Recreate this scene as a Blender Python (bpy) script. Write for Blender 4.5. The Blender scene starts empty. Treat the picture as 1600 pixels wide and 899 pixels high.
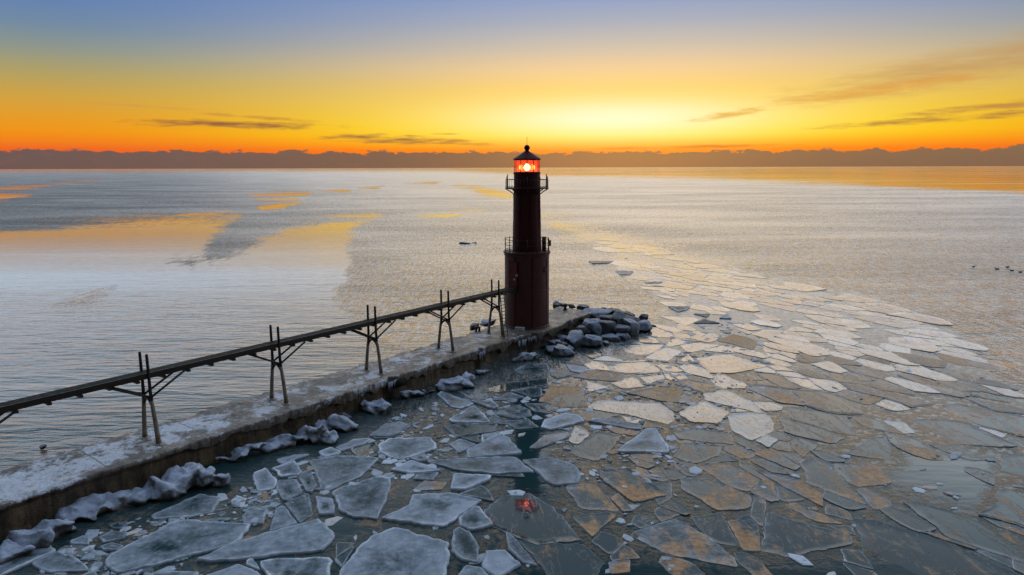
import bpy, bmesh, math, random
import numpy as np
from mathutils import Vector, noise, Matrix
PI = math.pi
rad = math.radians
sc = bpy.context.scene
random.seed(7)
COL = sc.collection

# ------------------------------------------------------------------ camera
H = 14.6                      # camera height above the water (level with the lamp)
PITCH, ROLL, FPX = 10.01, -0.18, 1062.0
def _basis():
    p, r = rad(PITCH), rad(ROLL)
    f = Vector((0, math.cos(p), -math.sin(p))); R = Vector((1, 0, 0)); U = R.cross(f)
    return f, R * math.cos(r) + U * math.sin(r), U * math.cos(r) - R * math.sin(r)
FW, RT, UP = _basis()
CAM = Vector((0, 0, H))
cd = bpy.data.cameras.new('camera'); cam = bpy.data.objects.new('camera', cd); COL.objects.link(cam)
cd.sensor_width = 36; cd.lens = 36 * FPX / 1600; cd.clip_start = 0.5; cd.clip_end = 300000
cam.matrix_world = Matrix(((RT.x, UP.x, -FW.x, 0), (RT.y, UP.y, -FW.y, 0), (RT.z, UP.z, -FW.z, H), (0, 0, 0, 1)))
sc.camera = cam
def at(px, py, z=0.0):
    """ground point (at height z) seen at photo pixel px,py"""
    d = FW + RT * ((px - 800) / FPX) - UP * ((py - 449.5) / FPX)
    t = (z - H) / d.z
    return CAM + d * t
def depth(p): return (p - CAM).dot(FW)
def chart(x, y):
    """bearing / range chart of the water plane"""
    v = np.stack([x, y, np.full_like(x, -H)], -1)
    d = v @ np.array(FW); d = np.where(d < 0.5, 0.5, d)
    return 800 + FPX * (v @ np.array(RT)) / d, 449.5 - FPX * (v @ np.array(UP)) / d

def lin(c):
    def f(v):
        v /= 255.0
        return v / 12.92 if v <= 0.04045 else ((v + 0.055) / 1.055) ** 2.4
    return (f(c[0]), f(c[1]), f(c[2]), 1.0)

# ------------------------------------------------------------------ node helper
class NT:
    def __init__(s, nt): s.nt = nt; s.n = nt.nodes; s.l = nt.links
    def node(s, t, **kw):
        o = s.n.new(t)
        for k, v in kw.items(): setattr(o, k, v)
        return o
    def put(s, sock, v):
        if hasattr(v, 'is_linked') or isinstance(v, bpy.types.NodeSocket): s.l.new(v, sock)
        else: sock.default_value = v
    def math(s, op, a, b=None, c=None, clamp=False):
        o = s.node('ShaderNodeMath', operation=op, use_clamp=clamp)
        s.put(o.inputs[0], a)
        if b is not None: s.put(o.inputs[1], b)
        if c is not None: s.put(o.inputs[2], c)
        return o.outputs[0]
    def mr(s, v, a, b, c=0.0, d=1.0, smooth=True):
        o = s.node('ShaderNodeMapRange', interpolation_type='SMOOTHSTEP' if smooth else 'LINEAR')
        s.put(o.inputs[0], v)
        for i, q in enumerate((a, b, c, d)): s.put(o.inputs[i + 1], q)
        return o.outputs[0]
    def mix(s, f, a, b, blend='MIX'):
        o = s.node('ShaderNodeMix', data_type='RGBA', blend_type=blend)
        s.put(o.inputs[0], f); s.put(o.inputs[6], a); s.put(o.inputs[7], b)
        return o.outputs[2]
    def fmix(s, f, a, b):
        o = s.node('ShaderNodeMix', data_type='FLOAT')
        s.put(o.inputs[0], f); s.put(o.inputs[2], a); s.put(o.inputs[3], b)
        return o.outputs[0]
    def ramp(s, v, stops):
        o = s.node('ShaderNodeValToRGB'); e = o.color_ramp.elements
        e[0].position, e[0].color = stops[0]; e[1].position, e[1].color = stops[-1]
        for p, c in stops[1:-1]:
            q = e.new(p); q.color = c
        s.put(o.inputs[0], v); return o.outputs[0]
    def comb(s, x, y, z):
        o = s.node('ShaderNodeCombineXYZ')
        for i, q in enumerate((x, y, z)): s.put(o.inputs[i], q)
        return o.outputs[0]
    def noise(s, vec, scale, detail=4.0, rough=0.55, dist=0.0):
        o = s.node('ShaderNodeTexNoise')
        s.put(o.inputs['Vector'], vec)
        o.inputs['Scale'].default_value = scale; o.inputs['Detail'].default_value = detail
        o.inputs['Roughness'].default_value = rough; o.inputs['Distortion'].default_value = dist
        return o.outputs[0]
    def mapping(s, vec, scale=(1, 1, 1), rot=(0, 0, 0), loc=(0, 0, 0)):
        o = s.node('ShaderNodeMapping'); s.put(o.inputs[0], vec)
        o.inputs[1].default_value = loc; o.inputs[2].default_value = rot; o.inputs[3].default_value = scale
        return o.outputs[0]
    def attr(s, name):
        o = s.node('ShaderNodeAttribute', attribute_name=name); return o.outputs['Fac']
    def pos(s): return s.node('ShaderNodeNewGeometry').outputs['Position']
    def obj(s): return s.node('ShaderNodeTexCoord').outputs['Object']
    def bump(s, h, dist, strength=1.0, normal=None):
        o = s.node('ShaderNodeBump'); s.put(o.inputs['Height'], h)
        s.put(o.inputs['Strength'], strength); o.inputs['Distance'].default_value = dist
        if normal is not None: s.put(o.inputs['Normal'], normal)
        return o.outputs[0]

# ------------------------------------------------------------------ sky
SUN_AZ, SUN_EL = 9.0, 3.6      # bearing to the right of +Y, height in degrees
w = bpy.data.worlds.new('World'); sc.world = w; w.use_nodes = True
W = NT(w.node_tree); W.n.clear()
tc = W.node('ShaderNodeTexCoord').outputs['Generated']
sep = W.node('ShaderNodeSeparateXYZ'); W.l.new(tc, sep.inputs[0])
elev = W.math('MULTIPLY', W.math('ARCSINE', sep.outputs[2]), 180 / PI)
azim = W.math('MULTIPLY', W.math('ARCTAN2', sep.outputs[0], sep.outputs[1]), 180 / PI)
t = W.math('DIVIDE', W.math('MAXIMUM', elev, 0.0), 60.0, clamp=True)
def R(stops): return [(e / 60.0, lin(c)) for e, c in stops]
def hdr(c, k): l = lin(c); return (l[0] * k, l[1] * k, l[2] * k, 1.0)
UPPER = [(e / 60.0, hdr(c, k)) for e, c, k in [(14.2, (188, 208, 226), 1.2), (17, (188, 218, 240), 1.75), (21, (196, 222, 240), 1.75), (28, (198, 216, 236), 1.15), (36, (174, 198, 228), 1.3), (60, (160, 186, 220), 1.8)]]
UPPERS = [(e / 60.0, hdr(c, k)) for e, c, k in [(14.2, (238, 202, 164), 1.25), (16.5, (253, 218, 176), 1.6), (20, (240, 232, 220), 1.65), (23, (226, 232, 238), 1.6), (28, (206, 218, 234), 1.15), (36, (174, 198, 228), 1.3), (60, (160, 186, 220), 1.8)]]
warm = W.ramp(t, R([(0, (255, 112, 8)), (1.3, (255, 128, 6)), (1.9, (255, 180, 5)), (2.5, (255, 220, 12)), (3.2, (255, 228, 30)), (4.0, (255, 224, 56)),
                    (5.0, (254, 216, 88)), (6.2, (250, 208, 112)), (7.8, (236, 202, 150)), (9.5, (200, 188, 172)), (11.2, (166, 172, 186)), (12.9, (140, 158, 196))]) + UPPERS)
cool = W.ramp(t, R([(0, (232, 88, 40)), (1.3, (236, 96, 34)), (1.9, (240, 126, 26)), (2.6, (238, 146, 20)), (3.6, (226, 154, 36)), (5.0, (204, 160, 66)),
                    (6.4, (176, 158, 96)), (8.0, (140, 148, 136)), (9.5, (112, 136, 160)), (11, (98, 128, 174)), (12.9, (90, 124, 180))]) + UPPER)
daz = W.math('ABSOLUTE', W.math('SUBTRACT', azim, SUN_AZ))
fw = W.mr(daz, 3.0, 44.0, 1.0, 0.0)
sky = W.mix(fw, cool, warm)
# bright core of the glow
gx = W.math('DIVIDE', W.math('SUBTRACT', azim, 8.5), 11.5)
gy = W.math('DIVIDE', W.math('SUBTRACT', elev, 3.9), 1.45)
g = W.math('ADD', W.math('MULTIPLY', gx, gx), W.math('MULTIPLY', gy, gy))
g = W.math('EXPONENT', W.math('MULTIPLY', g, -1.0))
sky = W.mix(W.math('MULTIPLY', g, 0.76), sky, lin((255, 251, 226)))
# the side of the sky away from the sunrise is dim
back = W.mr(daz, 62.0, 120.0, 1.0, 0.13)
# streaks of cloud: az0, el0, half length, half width, slope, strength, colour
def uvnoise(su, sv, off, detail=5.0):
    return W.noise(W.comb(W.math('MULTIPLY', azim, su), W.math('MULTIPLY', elev, sv), off), 1.0, detail, 0.6)
n1 = uvnoise(0.22, 1.9, 3.0); n2 = uvnoise(0.5, 3.4, 9.0)
nn = W.math('ADD', W.math('MULTIPLY', n1, 0.6), W.math('MULTIPLY', n2, 0.4))
STREAKS = [(34.0, 6.9, 15.5, 1.6, 0.15, 0.72, (192, 146, 92)),
           (28.0, 5.5, 9.5, 0.5, 0.10, 0.7, (222, 152, 62)),
           (33.5, 3.35, 12.0, 0.30, 0.045, 0.9, (166, 112, 60)),
           (36.0, 4.0, 8.0, 0.36, 0.07, 0.8, (180, 124, 66)),
           (17.0, 4.0, 3.4, 0.32, 0.10, 0.95, (214, 158, 40)),
           (-21.5, 3.28, 8.5, 0.34, -0.006, 1.0, (146, 94, 58)),
           (-19.5, 3.85, 4.6, 0.2, -0.05, 0.8, (178, 120, 62)),
           (-10.0, 2.30, 7.0, 0.42, -0.028, 1.0, (136, 88, 64)),
           (-5.0, 2.0, 4.2, 0.2, -0.04, 0.85, (170, 110, 52)),
           (-5.5, 2.72, 1.4, 0.07, 0.0, 0.7, (176, 120, 60)),
           (16.0, 1.62, 8.0, 0.17, 0.006, 0.85, (196, 108, 34)),
           (9.0, 1.52, 2.4, 0.07, 0.0, 0.8, (200, 110, 32)),
           (-27.0, 4.4, 5.0, 0.15, -0.03, 0.3, (190, 140, 70))]
for si, (a0, e0, hl, hw, sl, st, c) in enumerate(STREAKS):
    u = W.math('SUBTRACT', azim, a0)
    v = W.math('SUBTRACT', W.math('SUBTRACT', elev, e0), W.math('MULTIPLY', u, sl))
    u = W.math('DIVIDE', u, hl); v = W.math('DIVIDE', v, hw)
    q = W.math('SUBTRACT', 1.0, W.math('ADD', W.math('MULTIPLY', u, u), W.math('MULTIPLY', v, v)))
    q = W.math('ADD', q, W.math('MULTIPLY', W.math('SUBTRACT', nn, 0.5), 2.6 if si < 2 else 5.0))
    m = W.math('MULTIPLY', W.mr(q, -0.1, 1.5), st)
    sky = W.mix(m, sky, lin(c))
# bank of low cloud along the horizon
b1 = W.noise(W.comb(W.math('MULTIPLY', azim, 0.6), W.math('MULTIPLY', elev, 1.7), 1.0), 1.0, 7.0, 0.62)
b2 = W.noise(W.comb(W.math('MULTIPLY', azim, 0.13), 0.0, 5.0), 1.0, 2.0, 0.5)
top = W.math('ADD', 0.27, W.math('ADD', W.math('MULTIPLY', b1, 1.45), W.math('MULTIPLY', b2, 0.5)))
top = W.math('ADD', top, W.math('MULTIPLY', W.mr(azim, -20.0, 12.0, 1.0, 0.0), 0.06))
bank = W.mr(W.math('SUBTRACT', top, elev), -0.02, 0.10)
bcol = W.ramp(W.mr(azim, -40.0, 40.0, smooth=False), [(0, lin((106, 85, 86))), (0.4, lin((114, 89, 76))), (0.62, lin((124, 97, 74))), (1, lin((128, 100, 78)))])
bcol = W.mix(W.mr(elev, 0.0, 1.3, 0.35, 0.0), bcol, lin((106, 86, 80)))
bcol = W.mix(W.math('MULTIPLY', W.mr(b1, 0.5, 0.75), 0.12), bcol, lin((170, 100, 70)))
sky = W.mix(bank, sky, bcol)
bg = W.node('ShaderNodeBackground'); W.l.new(sky, bg.inputs[0]); W.l.new(back, bg.inputs[1])
st_ = W.node('ShaderNodeTexSky', sky_type='NISHITA'); st_.sun_disc = False
st_.sun_elevation = rad(SUN_EL); st_.sun_rotation = rad(SUN_AZ); st_.altitude = 200
bg2 = W.node('ShaderNodeBackground'); W.l.new(st_.outputs[0], bg2.inputs[0]); bg2.inputs[1].default_value = 0.004
ad = W.node('ShaderNodeAddShader'); W.l.new(bg.outputs[0], ad.inputs[0]); W.l.new(bg2.outputs[0], ad.inputs[1])
wo = W.node('ShaderNodeOutputWorld'); W.l.new(ad.outputs[0], wo.inputs[0])
w.cycles.sampling_method = 'MANUAL'; w.cycles.sample_map_resolution = 1024

sd = bpy.data.lights.new('sun', 'SUN'); sun = bpy.data.objects.new('sun', sd); COL.objects.link(sun)
sd.energy = 0.12; sd.angle = rad(120); sd.color = (1.0, 0.60, 0.28)
sv = Vector((math.sin(rad(SUN_AZ)) * math.cos(rad(SUN_EL + 3)), math.cos(rad(SUN_AZ)) * math.cos(rad(SUN_EL + 3)), math.sin(rad(SUN_EL + 3))))
sun.rotation_euler = sv.to_track_quat('Z', 'Y').to_euler(); sun.location = (0, 0, 60)

sc.view_settings.view_transform = 'Standard'; sc.view_settings.look = 'None'
sc.view_settings.exposure = 0.0; sc.view_settings.gamma = 1.0; sc.view_settings.use_curve_mapping = False
sc.cycles.use_denoising = True; sc.cycles.max_bounces = 6; sc.cycles.transparent_max_bounces = 12
sc.cycles.caustics_reflective = False; sc.cycles.caustics_refractive = False
sc.cycles.sample_clamp_indirect = 3.0

# ------------------------------------------------------------------ object helpers
def tag(o, label=None, cat=None, group=None, kind=None):
    if label: o['label'] = label
    if cat: o['category'] = cat
    if group: o['group'] = group
    if kind: o['kind'] = kind
    return o
def link(name, me, mat=None, parent=None, loc=None):
    o = bpy.data.objects.new(name, me); COL.objects.link(o)
    if mat is not None:
        for m in (mat if isinstance(mat, (list, tuple)) else [mat]): me.materials.append(m)
    if parent is not None: o.parent = parent
    if loc is not None: o.location = loc
    return o
def empty(name, loc=(0, 0, 0), rz=0.0):
    o = bpy.data.objects.new(name, None); COL.objects.link(o); o.location = loc; o.rotation_euler = (0, 0, rz)
    o.empty_display_size = 0.3
    return o
def finish(bm, name, mat, parent=None, loc=None, smooth=False):
    me = bpy.data.meshes.new(name)
    bmesh.ops.recalc_face_normals(bm, faces=bm.faces)
    for f in bm.faces: f.smooth = smooth
    bm.to_mesh(me); bm.free()
    return link(name, me, mat, parent, loc)
def tube(bm, pts, r, seg=8, cap=True, radii=None):
    pts = [Vector(p) for p in pts]; rings = []
    for i, p in enumerate(pts):
        d = (pts[min(i + 1, len(pts) - 1)] - pts[max(i - 1, 0)]).normalized()
        a = d.cross(Vector((0, 0, 1)) if abs(d.z) < 0.95 else Vector((1, 0, 0))).normalized(); b = d.cross(a)
        rr = radii[i] if radii else r
        rings.append([bm.verts.new(p + (a * math.cos(2 * PI * k / seg) + b * math.sin(2 * PI * k / seg)) * rr) for k in range(seg)])
    for i in range(len(rings) - 1):
        for k in range(seg):
            bm.faces.new((rings[i][k], rings[i][(k + 1) % seg], rings[i + 1][(k + 1) % seg], rings[i + 1][k]))
    if cap:
        bm.faces.new(rings[0][::-1]); bm.faces.new(rings[-1])
def ringtube(bm, R_, z, r, seg=48, sides=6, a0=0, a1=2 * PI):
    full = abs(a1 - a0 - 2 * PI) < 1e-6
    n = seg if full else seg + 1
    rings = []
    for i in range(n):
        a = a0 + (a1 - a0) * i / seg
        rings.append([bm.verts.new(((R_ + r * math.cos(2 * PI * k / sides)) * math.cos(a), (R_ + r * math.cos(2 * PI * k / sides)) * math.sin(a), z + r * math.sin(2 * PI * k / sides))) for k in range(sides)])
    for i in range(seg):
        j = (i + 1) % n
        for k in range(sides):
            bm.faces.new((rings[i][k], rings[i][(k + 1) % sides], rings[j][(k + 1) % sides], rings[j][k]))
def box(bm, c, size, rz=0.0, mat=None):
    m = mat if mat is not None else Matrix.Translation(c) @ Matrix.Rotation(rz, 4, 'Z')
    r = bmesh.ops.create_cube(bm, size=1.0, matrix=m @ Matrix.Diagonal((size[0], size[1], size[2], 1)))
    return r['verts']
def lathe(bm, prof, seg=48, z0=0.0):
    rings = []
    for (r, z) in prof:
        if r < 1e-4: rings.append([bm.verts.new((0, 0, z + z0))])
        else: rings.append([bm.verts.new((r * math.cos(2 * PI * k / seg), r * math.sin(2 * PI * k / seg), z + z0)) for k in range(seg)])
    for a, b in zip(rings, rings[1:]):
        for k in range(seg):
            j = (k + 1) % seg
            if len(a) == 1 and len(b) == 1: continue
            if len(a) == 1: bm.faces.new((a[0], b[j], b[k]))
            elif len(b) == 1: bm.faces.new((a[k], a[j], b[0]))
            else: bm.faces.new((a[k], a[j], b[j], b[k]))
def fbm(p, o=4): return noise.fractal(Vector(p), 1.0, 2.0, o)
def sm(a, b, x):
    q = min(1, max(0, (x - a) / (b - a))); return q * q * (3 - 2 * q)

# ------------------------------------------------------------------ materials
def material(name):
    m = bpy.data.materials.new(name); m.use_nodes = True
    N = NT(m.node_tree); N.n.clear()
    out = N.node('ShaderNodeOutputMaterial'); b = N.node('ShaderNodeBsdfPrincipled'); N.l.new(b.outputs[0], out.inputs[0])
    return m, N, b, out
def painted(name, c1, c2, scale=3.0, rough=0.55, metal=0.0, bump=0.01, spec=0.4, c3=None):
    m, N, b, o = material(name)
    v = N.obj(); n = N.noise(v, scale, 5.0, 0.6); n2 = N.noise(N.mapping(v, (6, 6, 0.7)), 1.0, 4.0, 0.6)
    c = N.mix(N.mr(n, 0.35, 0.7), c1, c2)
    if c3: c = N.mix(N.mr(n2, 0.52, 0.72, 0.0, 0.8), c, c3)
    N.put(b.inputs['Base Color'], c); N.put(b.inputs['Roughness'], N.mr(n2, 0.3, 0.7, rough - 0.12, rough + 0.12))
    b.inputs['Metallic'].default_value = metal; b.inputs['Specular IOR Level'].default_value = spec
    N.put(b.inputs['Normal'], N.bump(n, bump, 0.6))
    return m
M = {}
M['red'] = painted('red_painted_steel', (0.062, 0.008, 0.007, 1), (0.042, 0.007, 0.007, 1), 1.6, 0.5, 0, 0.006, 0.18, (0.06, 0.016, 0.012, 1))
M['red_base'] = painted('weathered_red_steel', (0.095, 0.018, 0.014, 1), (0.066, 0.016, 0.013, 1), 1.2, 0.5, 0, 0.006, 0.35, (0.09, 0.048, 0.03, 1))
M['dark_red'] = painted('dark_red_trim', (0.075, 0.008, 0.007, 1), (0.05, 0.007, 0.006, 1), 2.0, 0.6, 0, 0.006, 0.12)
M['door'] = painted('door_red', (0.16, 0.018, 0.014, 1), (0.12, 0.016, 0.012, 1), 2.0, 0.45)
M['iron'] = painted('dark_iron', (0.035, 0.022, 0.014, 1), (0.022, 0.017, 0.013, 1), 4.0, 0.5, 0.3, 0.004)
M['rail'] = painted('rail_iron', (0.07, 0.03, 0.022, 1), (0.04, 0.02, 0.016, 1), 4.0, 0.5, 0.2, 0.004)
M['leg'] = painted('ice_glazed_iron', (0.16, 0.115, 0.065, 1), (0.28, 0.23, 0.17, 1), 2.2, 0.4, 0.0, 0.02, 0.5)
M['wood'] = painted('weathered_plank', (0.022, 0.016, 0.010, 1), (0.014, 0.011, 0.008, 1), 5.0, 0.7, 0, 0.01, 0.1)
M['white'] = painted('white_sign_paint', (0.6, 0.6, 0.6, 1), (0.5, 0.5, 0.5, 1), 5.0, 0.5)
M['dark'] = painted('dark_opening', (0.012, 0.008, 0.008, 1), (0.008, 0.006, 0.006, 1), 5.0, 0.3)
M['grey_box'] = painted('grey_steel_box', (0.03, 0.025, 0.025, 1), (0.02, 0.018, 0.018, 1), 5.0, 0.5)

def lamp_mat(name, col, strength):
    m = bpy.data.materials.new(name); m.use_nodes = True; N = NT(m.node_tree); N.n.clear()
    o = N.node('ShaderNodeOutputMaterial'); e = N.node('ShaderNodeEmission')
    e.inputs[0].default_value = col; e.inputs[1].default_value = strength; N.l.new(e.outputs[0], o.inputs[0]); return m
M['lamp'] = lamp_mat('lit_lamp', (1.0, 0.17, 0.035, 1), 60.0)
M['lamp_side'] = lamp_mat('lit_lens', (1.0, 0.16, 0.035, 1), 10.0)
def glass_mat():
    m = bpy.data.materials.new('red_lantern_glass'); m.use_nodes = True; N = NT(m.node_tree); N.n.clear()
    o = N.node('ShaderNodeOutputMaterial')
    tr = N.node('ShaderNodeBsdfTransparent'); tr.inputs[0].default_value = (1.0, 0.78, 0.70, 1)
    tl = N.node('ShaderNodeBsdfTranslucent'); tl.inputs[0].default_value = (0.85, 0.13, 0.05, 1)
    gl = N.node('ShaderNodeBsdfGlossy'); gl.inputs['Roughness'].default_value = 0.05
    a = N.node('ShaderNodeMixShader'); a.inputs[0].default_value = 0.20; N.l.new(tr.outputs[0], a.inputs[1]); N.l.new(tl.outputs[0], a.inputs[2])
    b = N.node('ShaderNodeMixShader'); b.inputs[0].default_value = 0.06; N.l.new(a.outputs[0], b.inputs[1]); N.l.new(gl.outputs[0], b.inputs[2])
    N.l.new(b.outputs[0], o.inputs[0]); return m
M['glass'] = glass_mat()

def water_mat():
    m = bpy.data.materials.new('lake_water'); m.use_nodes = True; N = NT(m.node_tree); N.n.clear()
    o = N.node('ShaderNodeOutputMaterial'); P = N.pos()
    ruf = N.attr('ruffle'); rip = N.attr('ripple'); slush = N.attr('slush')
    en = N.noise(N.mapping(P, (0.035, 0.05, 1)), 1.0, 6.0, 0.7)
    en2 = N.noise(N.mapping(P, (0.9, 0.24, 1)), 1.0, 6.0, 0.75)
    e = N.math('ADD', ruf, N.math('ADD', N.math('MULTIPLY', N.math('SUBTRACT', en, 0.5), 0.7), N.math('MULTIPLY', N.math('SUBTRACT', en2, 0.5), 1.2)))
    en3 = N.noise(N.mapping(P, (0.0022, 0.02, 1)), 1.0, 5.0, 0.6)
    e = N.math('ADD', e, N.math('MULTIPLY', N.math('SUBTRACT', en3, 0.5), 0.8))
    ruf = N.mr(e, 0.34, 0.62); chop = N.attr('chop')
    # broad wind bands within ruffled water
    band = N.noise(N.mapping(P, (0.012, 0.035, 1), rot=(0, 0, rad(-8))), 1.0, 4.0, 0.6)
    amp = N.mr(band, 0.32, 0.68, 0.45, 1.15)
    micro = N.noise(N.mapping(P, (1.3, 1.9, 1), rot=(0, 0, rad(-12))), 1.0, 3.0, 0.6)
    micro2 = N.noise(N.mapping(P, (0.30, 0.42, 1), rot=(0, 0, rad(8))), 1.0, 5.0, 0.68)
    micro3 = N.noise(N.mapping(P, (0.95, 0.13, 1), rot=(0, 0, rad(-4))), 1.0, 4.0, 0.7)
    hm = N.math('MULTIPLY', N.math('ADD', N.math('ADD', N.math('MULTIPLY', micro, 0.5), micro2), N.math('MULTIPLY', micro3, 0.9)), amp)
    long1 = N.noise(N.mapping(P, (0.5, 2.0, 1), rot=(0, 0, rad(14))), 1.0, 3.0, 0.55, 0.4)
    long2 = N.noise(N.mapping(P, (0.12, 0.45, 1), rot=(0, 0, rad(20))), 1.0, 2.0, 0.5)
    hl = N.math('MULTIPLY', N.math('ADD', N.math('MULTIPLY', long1, 0.35), N.math('MULTIPLY', long2, 0.65)), rip)
    nrm = N.bump(N.math('MULTIPLY', hl, 0.72), 1.0, 1.0)
    nrw = N.bump(N.math('ADD', N.math('MULTIPLY', hm, 0.55), N.math('MULTIPLY', hl, 0.3)), 1.0, 1.0)
    gr = N.noise(N.mapping(P, (2.2, 0.36, 1), rot=(0, 0, rad(-5))), 1.0, 4.0, 0.75)
    deep = N.node('ShaderNodeBsdfDiffuse')
    sn = N.noise(P, 2.2, 6.0, 0.68); sn2 = N.noise(P, 7.0, 5.0, 0.65)
    sl = N.math('MULTIPLY', slush, N.mr(sn, 0.42, 0.62))
    dc = N.mix(sl, (0.016, 0.044, 0.047, 1), N.mix(N.mr(sn2, 0.4, 0.65), (0.05, 0.034, 0.018, 1), (0.19, 0.165, 0.135, 1)))
    N.put(deep.inputs[0], dc)
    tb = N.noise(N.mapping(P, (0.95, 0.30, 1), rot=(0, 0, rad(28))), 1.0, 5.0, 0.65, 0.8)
    dc = N.mix(N.math('MULTIPLY', N.mr(tb, 0.50, 0.66), N.math('MULTIPLY', sl, 0.9)), dc, (0.46, 0.26, 0.125, 1)); N.put(deep.inputs[0], dc)  # tan bands over the slush: glints of the sky glow put into the colour
    def surf(rough, normal, k, off):
        gl = N.node('ShaderNodeBsdfGlossy'); N.put(gl.inputs['Roughness'], rough); N.l.new(normal, gl.inputs['Normal'])
        fr = N.node('ShaderNodeFresnel'); fr.inputs[0].default_value = 1.33; N.l.new(normal, fr.inputs['Normal'])
        f = N.math('SUBTRACT', N.math('MULTIPLY', fr.outputs[0], k), off, clamp=True)
        f = N.math('MULTIPLY', f, N.math('SUBTRACT', 1.0, N.math('MULTIPLY', sl, 0.4)))
        mx = N.node('ShaderNodeMixShader'); N.put(mx.inputs[0], f)
        N.l.new(deep.outputs[0], mx.inputs[1]); N.l.new(gl.outputs[0], mx.inputs[2]); return mx.outputs[0]
    rc = N.math('ADD', N.math('ADD', N.mr(rip, 0.03, 0.40, 0.05, 0.265, False), N.math('MULTIPLY', N.attr('skin'), 0.20)), N.mr(en3, 0.45, 0.62, 0.0, 0.07))
    rc = N.math('ADD', rc, N.math('MULTIPLY', sl, 0.10))
    rr = N.math('ADD', N.mr(gr, 0.36, 0.64, 0.15, 0.33), N.math('MULTIPLY', chop, 0.05))
    A = surf(rc, N.bump(N.math('MULTIPLY', sn2, sl), 0.03, 1.0, nrm), 2.7, 0.13)
    B = surf(rr, nrw, N.fmix(chop, 2.9, 0.70), 0.06)
    mm = N.node('ShaderNodeMixShader'); N.put(mm.inputs[0], ruf); N.l.new(A, mm.inputs[1]); N.l.new(B, mm.inputs[2]); N.l.new(mm.outputs[0], o.inputs[0])
    return m
M['water'] = water_mat()

def floe_mat():
    m, N, b, o = material('lake_ice')
    P = N.pos(); frost, rim, glow_tint = N.attr('frost'), N.attr('rim'), N.attr('glow_tint')
    oi = N.node('ShaderNodeObjectInfo').outputs['Random']
    n1 = N.noise(P, 0.9, 6.0, 0.65, 0.6); n2 = N.noise(P, 3.6, 6.0, 0.7); n3 = N.noise(N.mapping(P, (0.95, 0.30, 1), rot=(0, 0, rad(28))), 1.0, 5.0, 0.65, 0.8)
    fr = N.math('ADD', frost, N.math('ADD', N.math('MULTIPLY', N.math('SUBTRACT', n1, 0.5), 0.9), N.math('MULTIPLY', N.math('SUBTRACT', n2, 0.5), 0.7)))
    fr = N.math('ADD', fr, N.math('MULTIPLY', N.math('SUBTRACT', oi, 0.5), 0.18))
    fr = N.mr(fr, 0.08, 0.95)
    c = N.mix(fr, (0.022, 0.048, 0.050, 1), (0.40, 0.43, 0.48, 1))
    c = N.mix(N.math('MULTIPLY', N.mr(n2, 0.56, 0.70), N.math('MULTIPLY', fr, 0.45)), c, (0.55, 0.57, 0.61, 1))
    ln = N.math('SUBTRACT', 1.0, N.mr(N.math('ABSOLUTE', N.math('SUBTRACT', n3, 0.5)), 0.0, 0.012))
    c = N.mix(N.math('MULTIPLY', ln, 0.2), c, (0.40, 0.42, 0.44, 1))
    glow_m = N.math('MULTIPLY', N.mr(N.math('ADD', glow_tint, N.math('ADD', N.math('MULTIPLY', N.math('SUBTRACT', n3, 0.5), 2.6), N.math('MULTIPLY', N.math('SUBTRACT', n2, 0.5), 0.8))), 0.30, 0.85), N.mr(glow_tint, 0.0, 0.12))
    c = N.mix(N.math('MULTIPLY', glow_m, 0.82), c, N.mix(N.mr(n2, 0.25, 0.75), (0.30, 0.15, 0.06, 1), (0.62, 0.345, 0.165, 1)))  # tan patches paint the orange glints of the sky glow into the ice
    rm = N.math('MULTIPLY', rim, N.mr(n2, 0.25, 0.48))
    c = N.mix(rm, c, (0.82, 0.83, 0.85, 1))
    N.put(b.inputs['Base Color'], c)
    rough = N.fmix(fr, 0.045, 0.36); rough = N.math('ADD', rough, N.math('ADD', N.math('MULTIPLY', glow_m, 0.08), N.mr(N.attr('gloss'), 2.0, 3.3, 0.0, 0.10)), clamp=True)
    N.put(b.inputs['Roughness'], N.fmix(rm, rough, 0.6))
    b.inputs['Specular IOR Level'].default_value = 0.0
    h = N.math('ADD', N.math('MULTIPLY', n2, N.math('ADD', 0.03, N.math('ADD', fr, glow_m))), N.math('MULTIPLY', ln, 0.4))
    nb = N.bump(h, 0.02, 0.7); N.put(b.inputs['Normal'], nb)
    gl = N.node('ShaderNodeBsdfGlossy'); N.put(gl.inputs['Roughness'], N.fmix(rm, rough, 0.6)); N.l.new(nb, gl.inputs['Normal'])
    fre = N.node('ShaderNodeFresnel'); fre.inputs[0].default_value = 1.31; N.l.new(nb, fre.inputs['Normal'])
    gs = N.math('MULTIPLY', N.attr('gloss'), N.math('SUBTRACT', 1.0, N.math('MULTIPLY', N.math('MAXIMUM', rm, N.math('MULTIPLY', glow_m, 0.45)), 0.75)))
    ff = N.math('SUBTRACT', N.math('MULTIPLY', fre.outputs[0], gs), 0.02, clamp=True)
    mx = N.node('ShaderNodeMixShader'); N.put(mx.inputs[0], ff); N.l.new(b.outputs[0], mx.inputs[1]); N.l.new(gl.outputs[0], mx.inputs[2]); N.l.new(mx.outputs[0], o.inputs[0])
    return m
M['floe'] = floe_mat()

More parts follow.
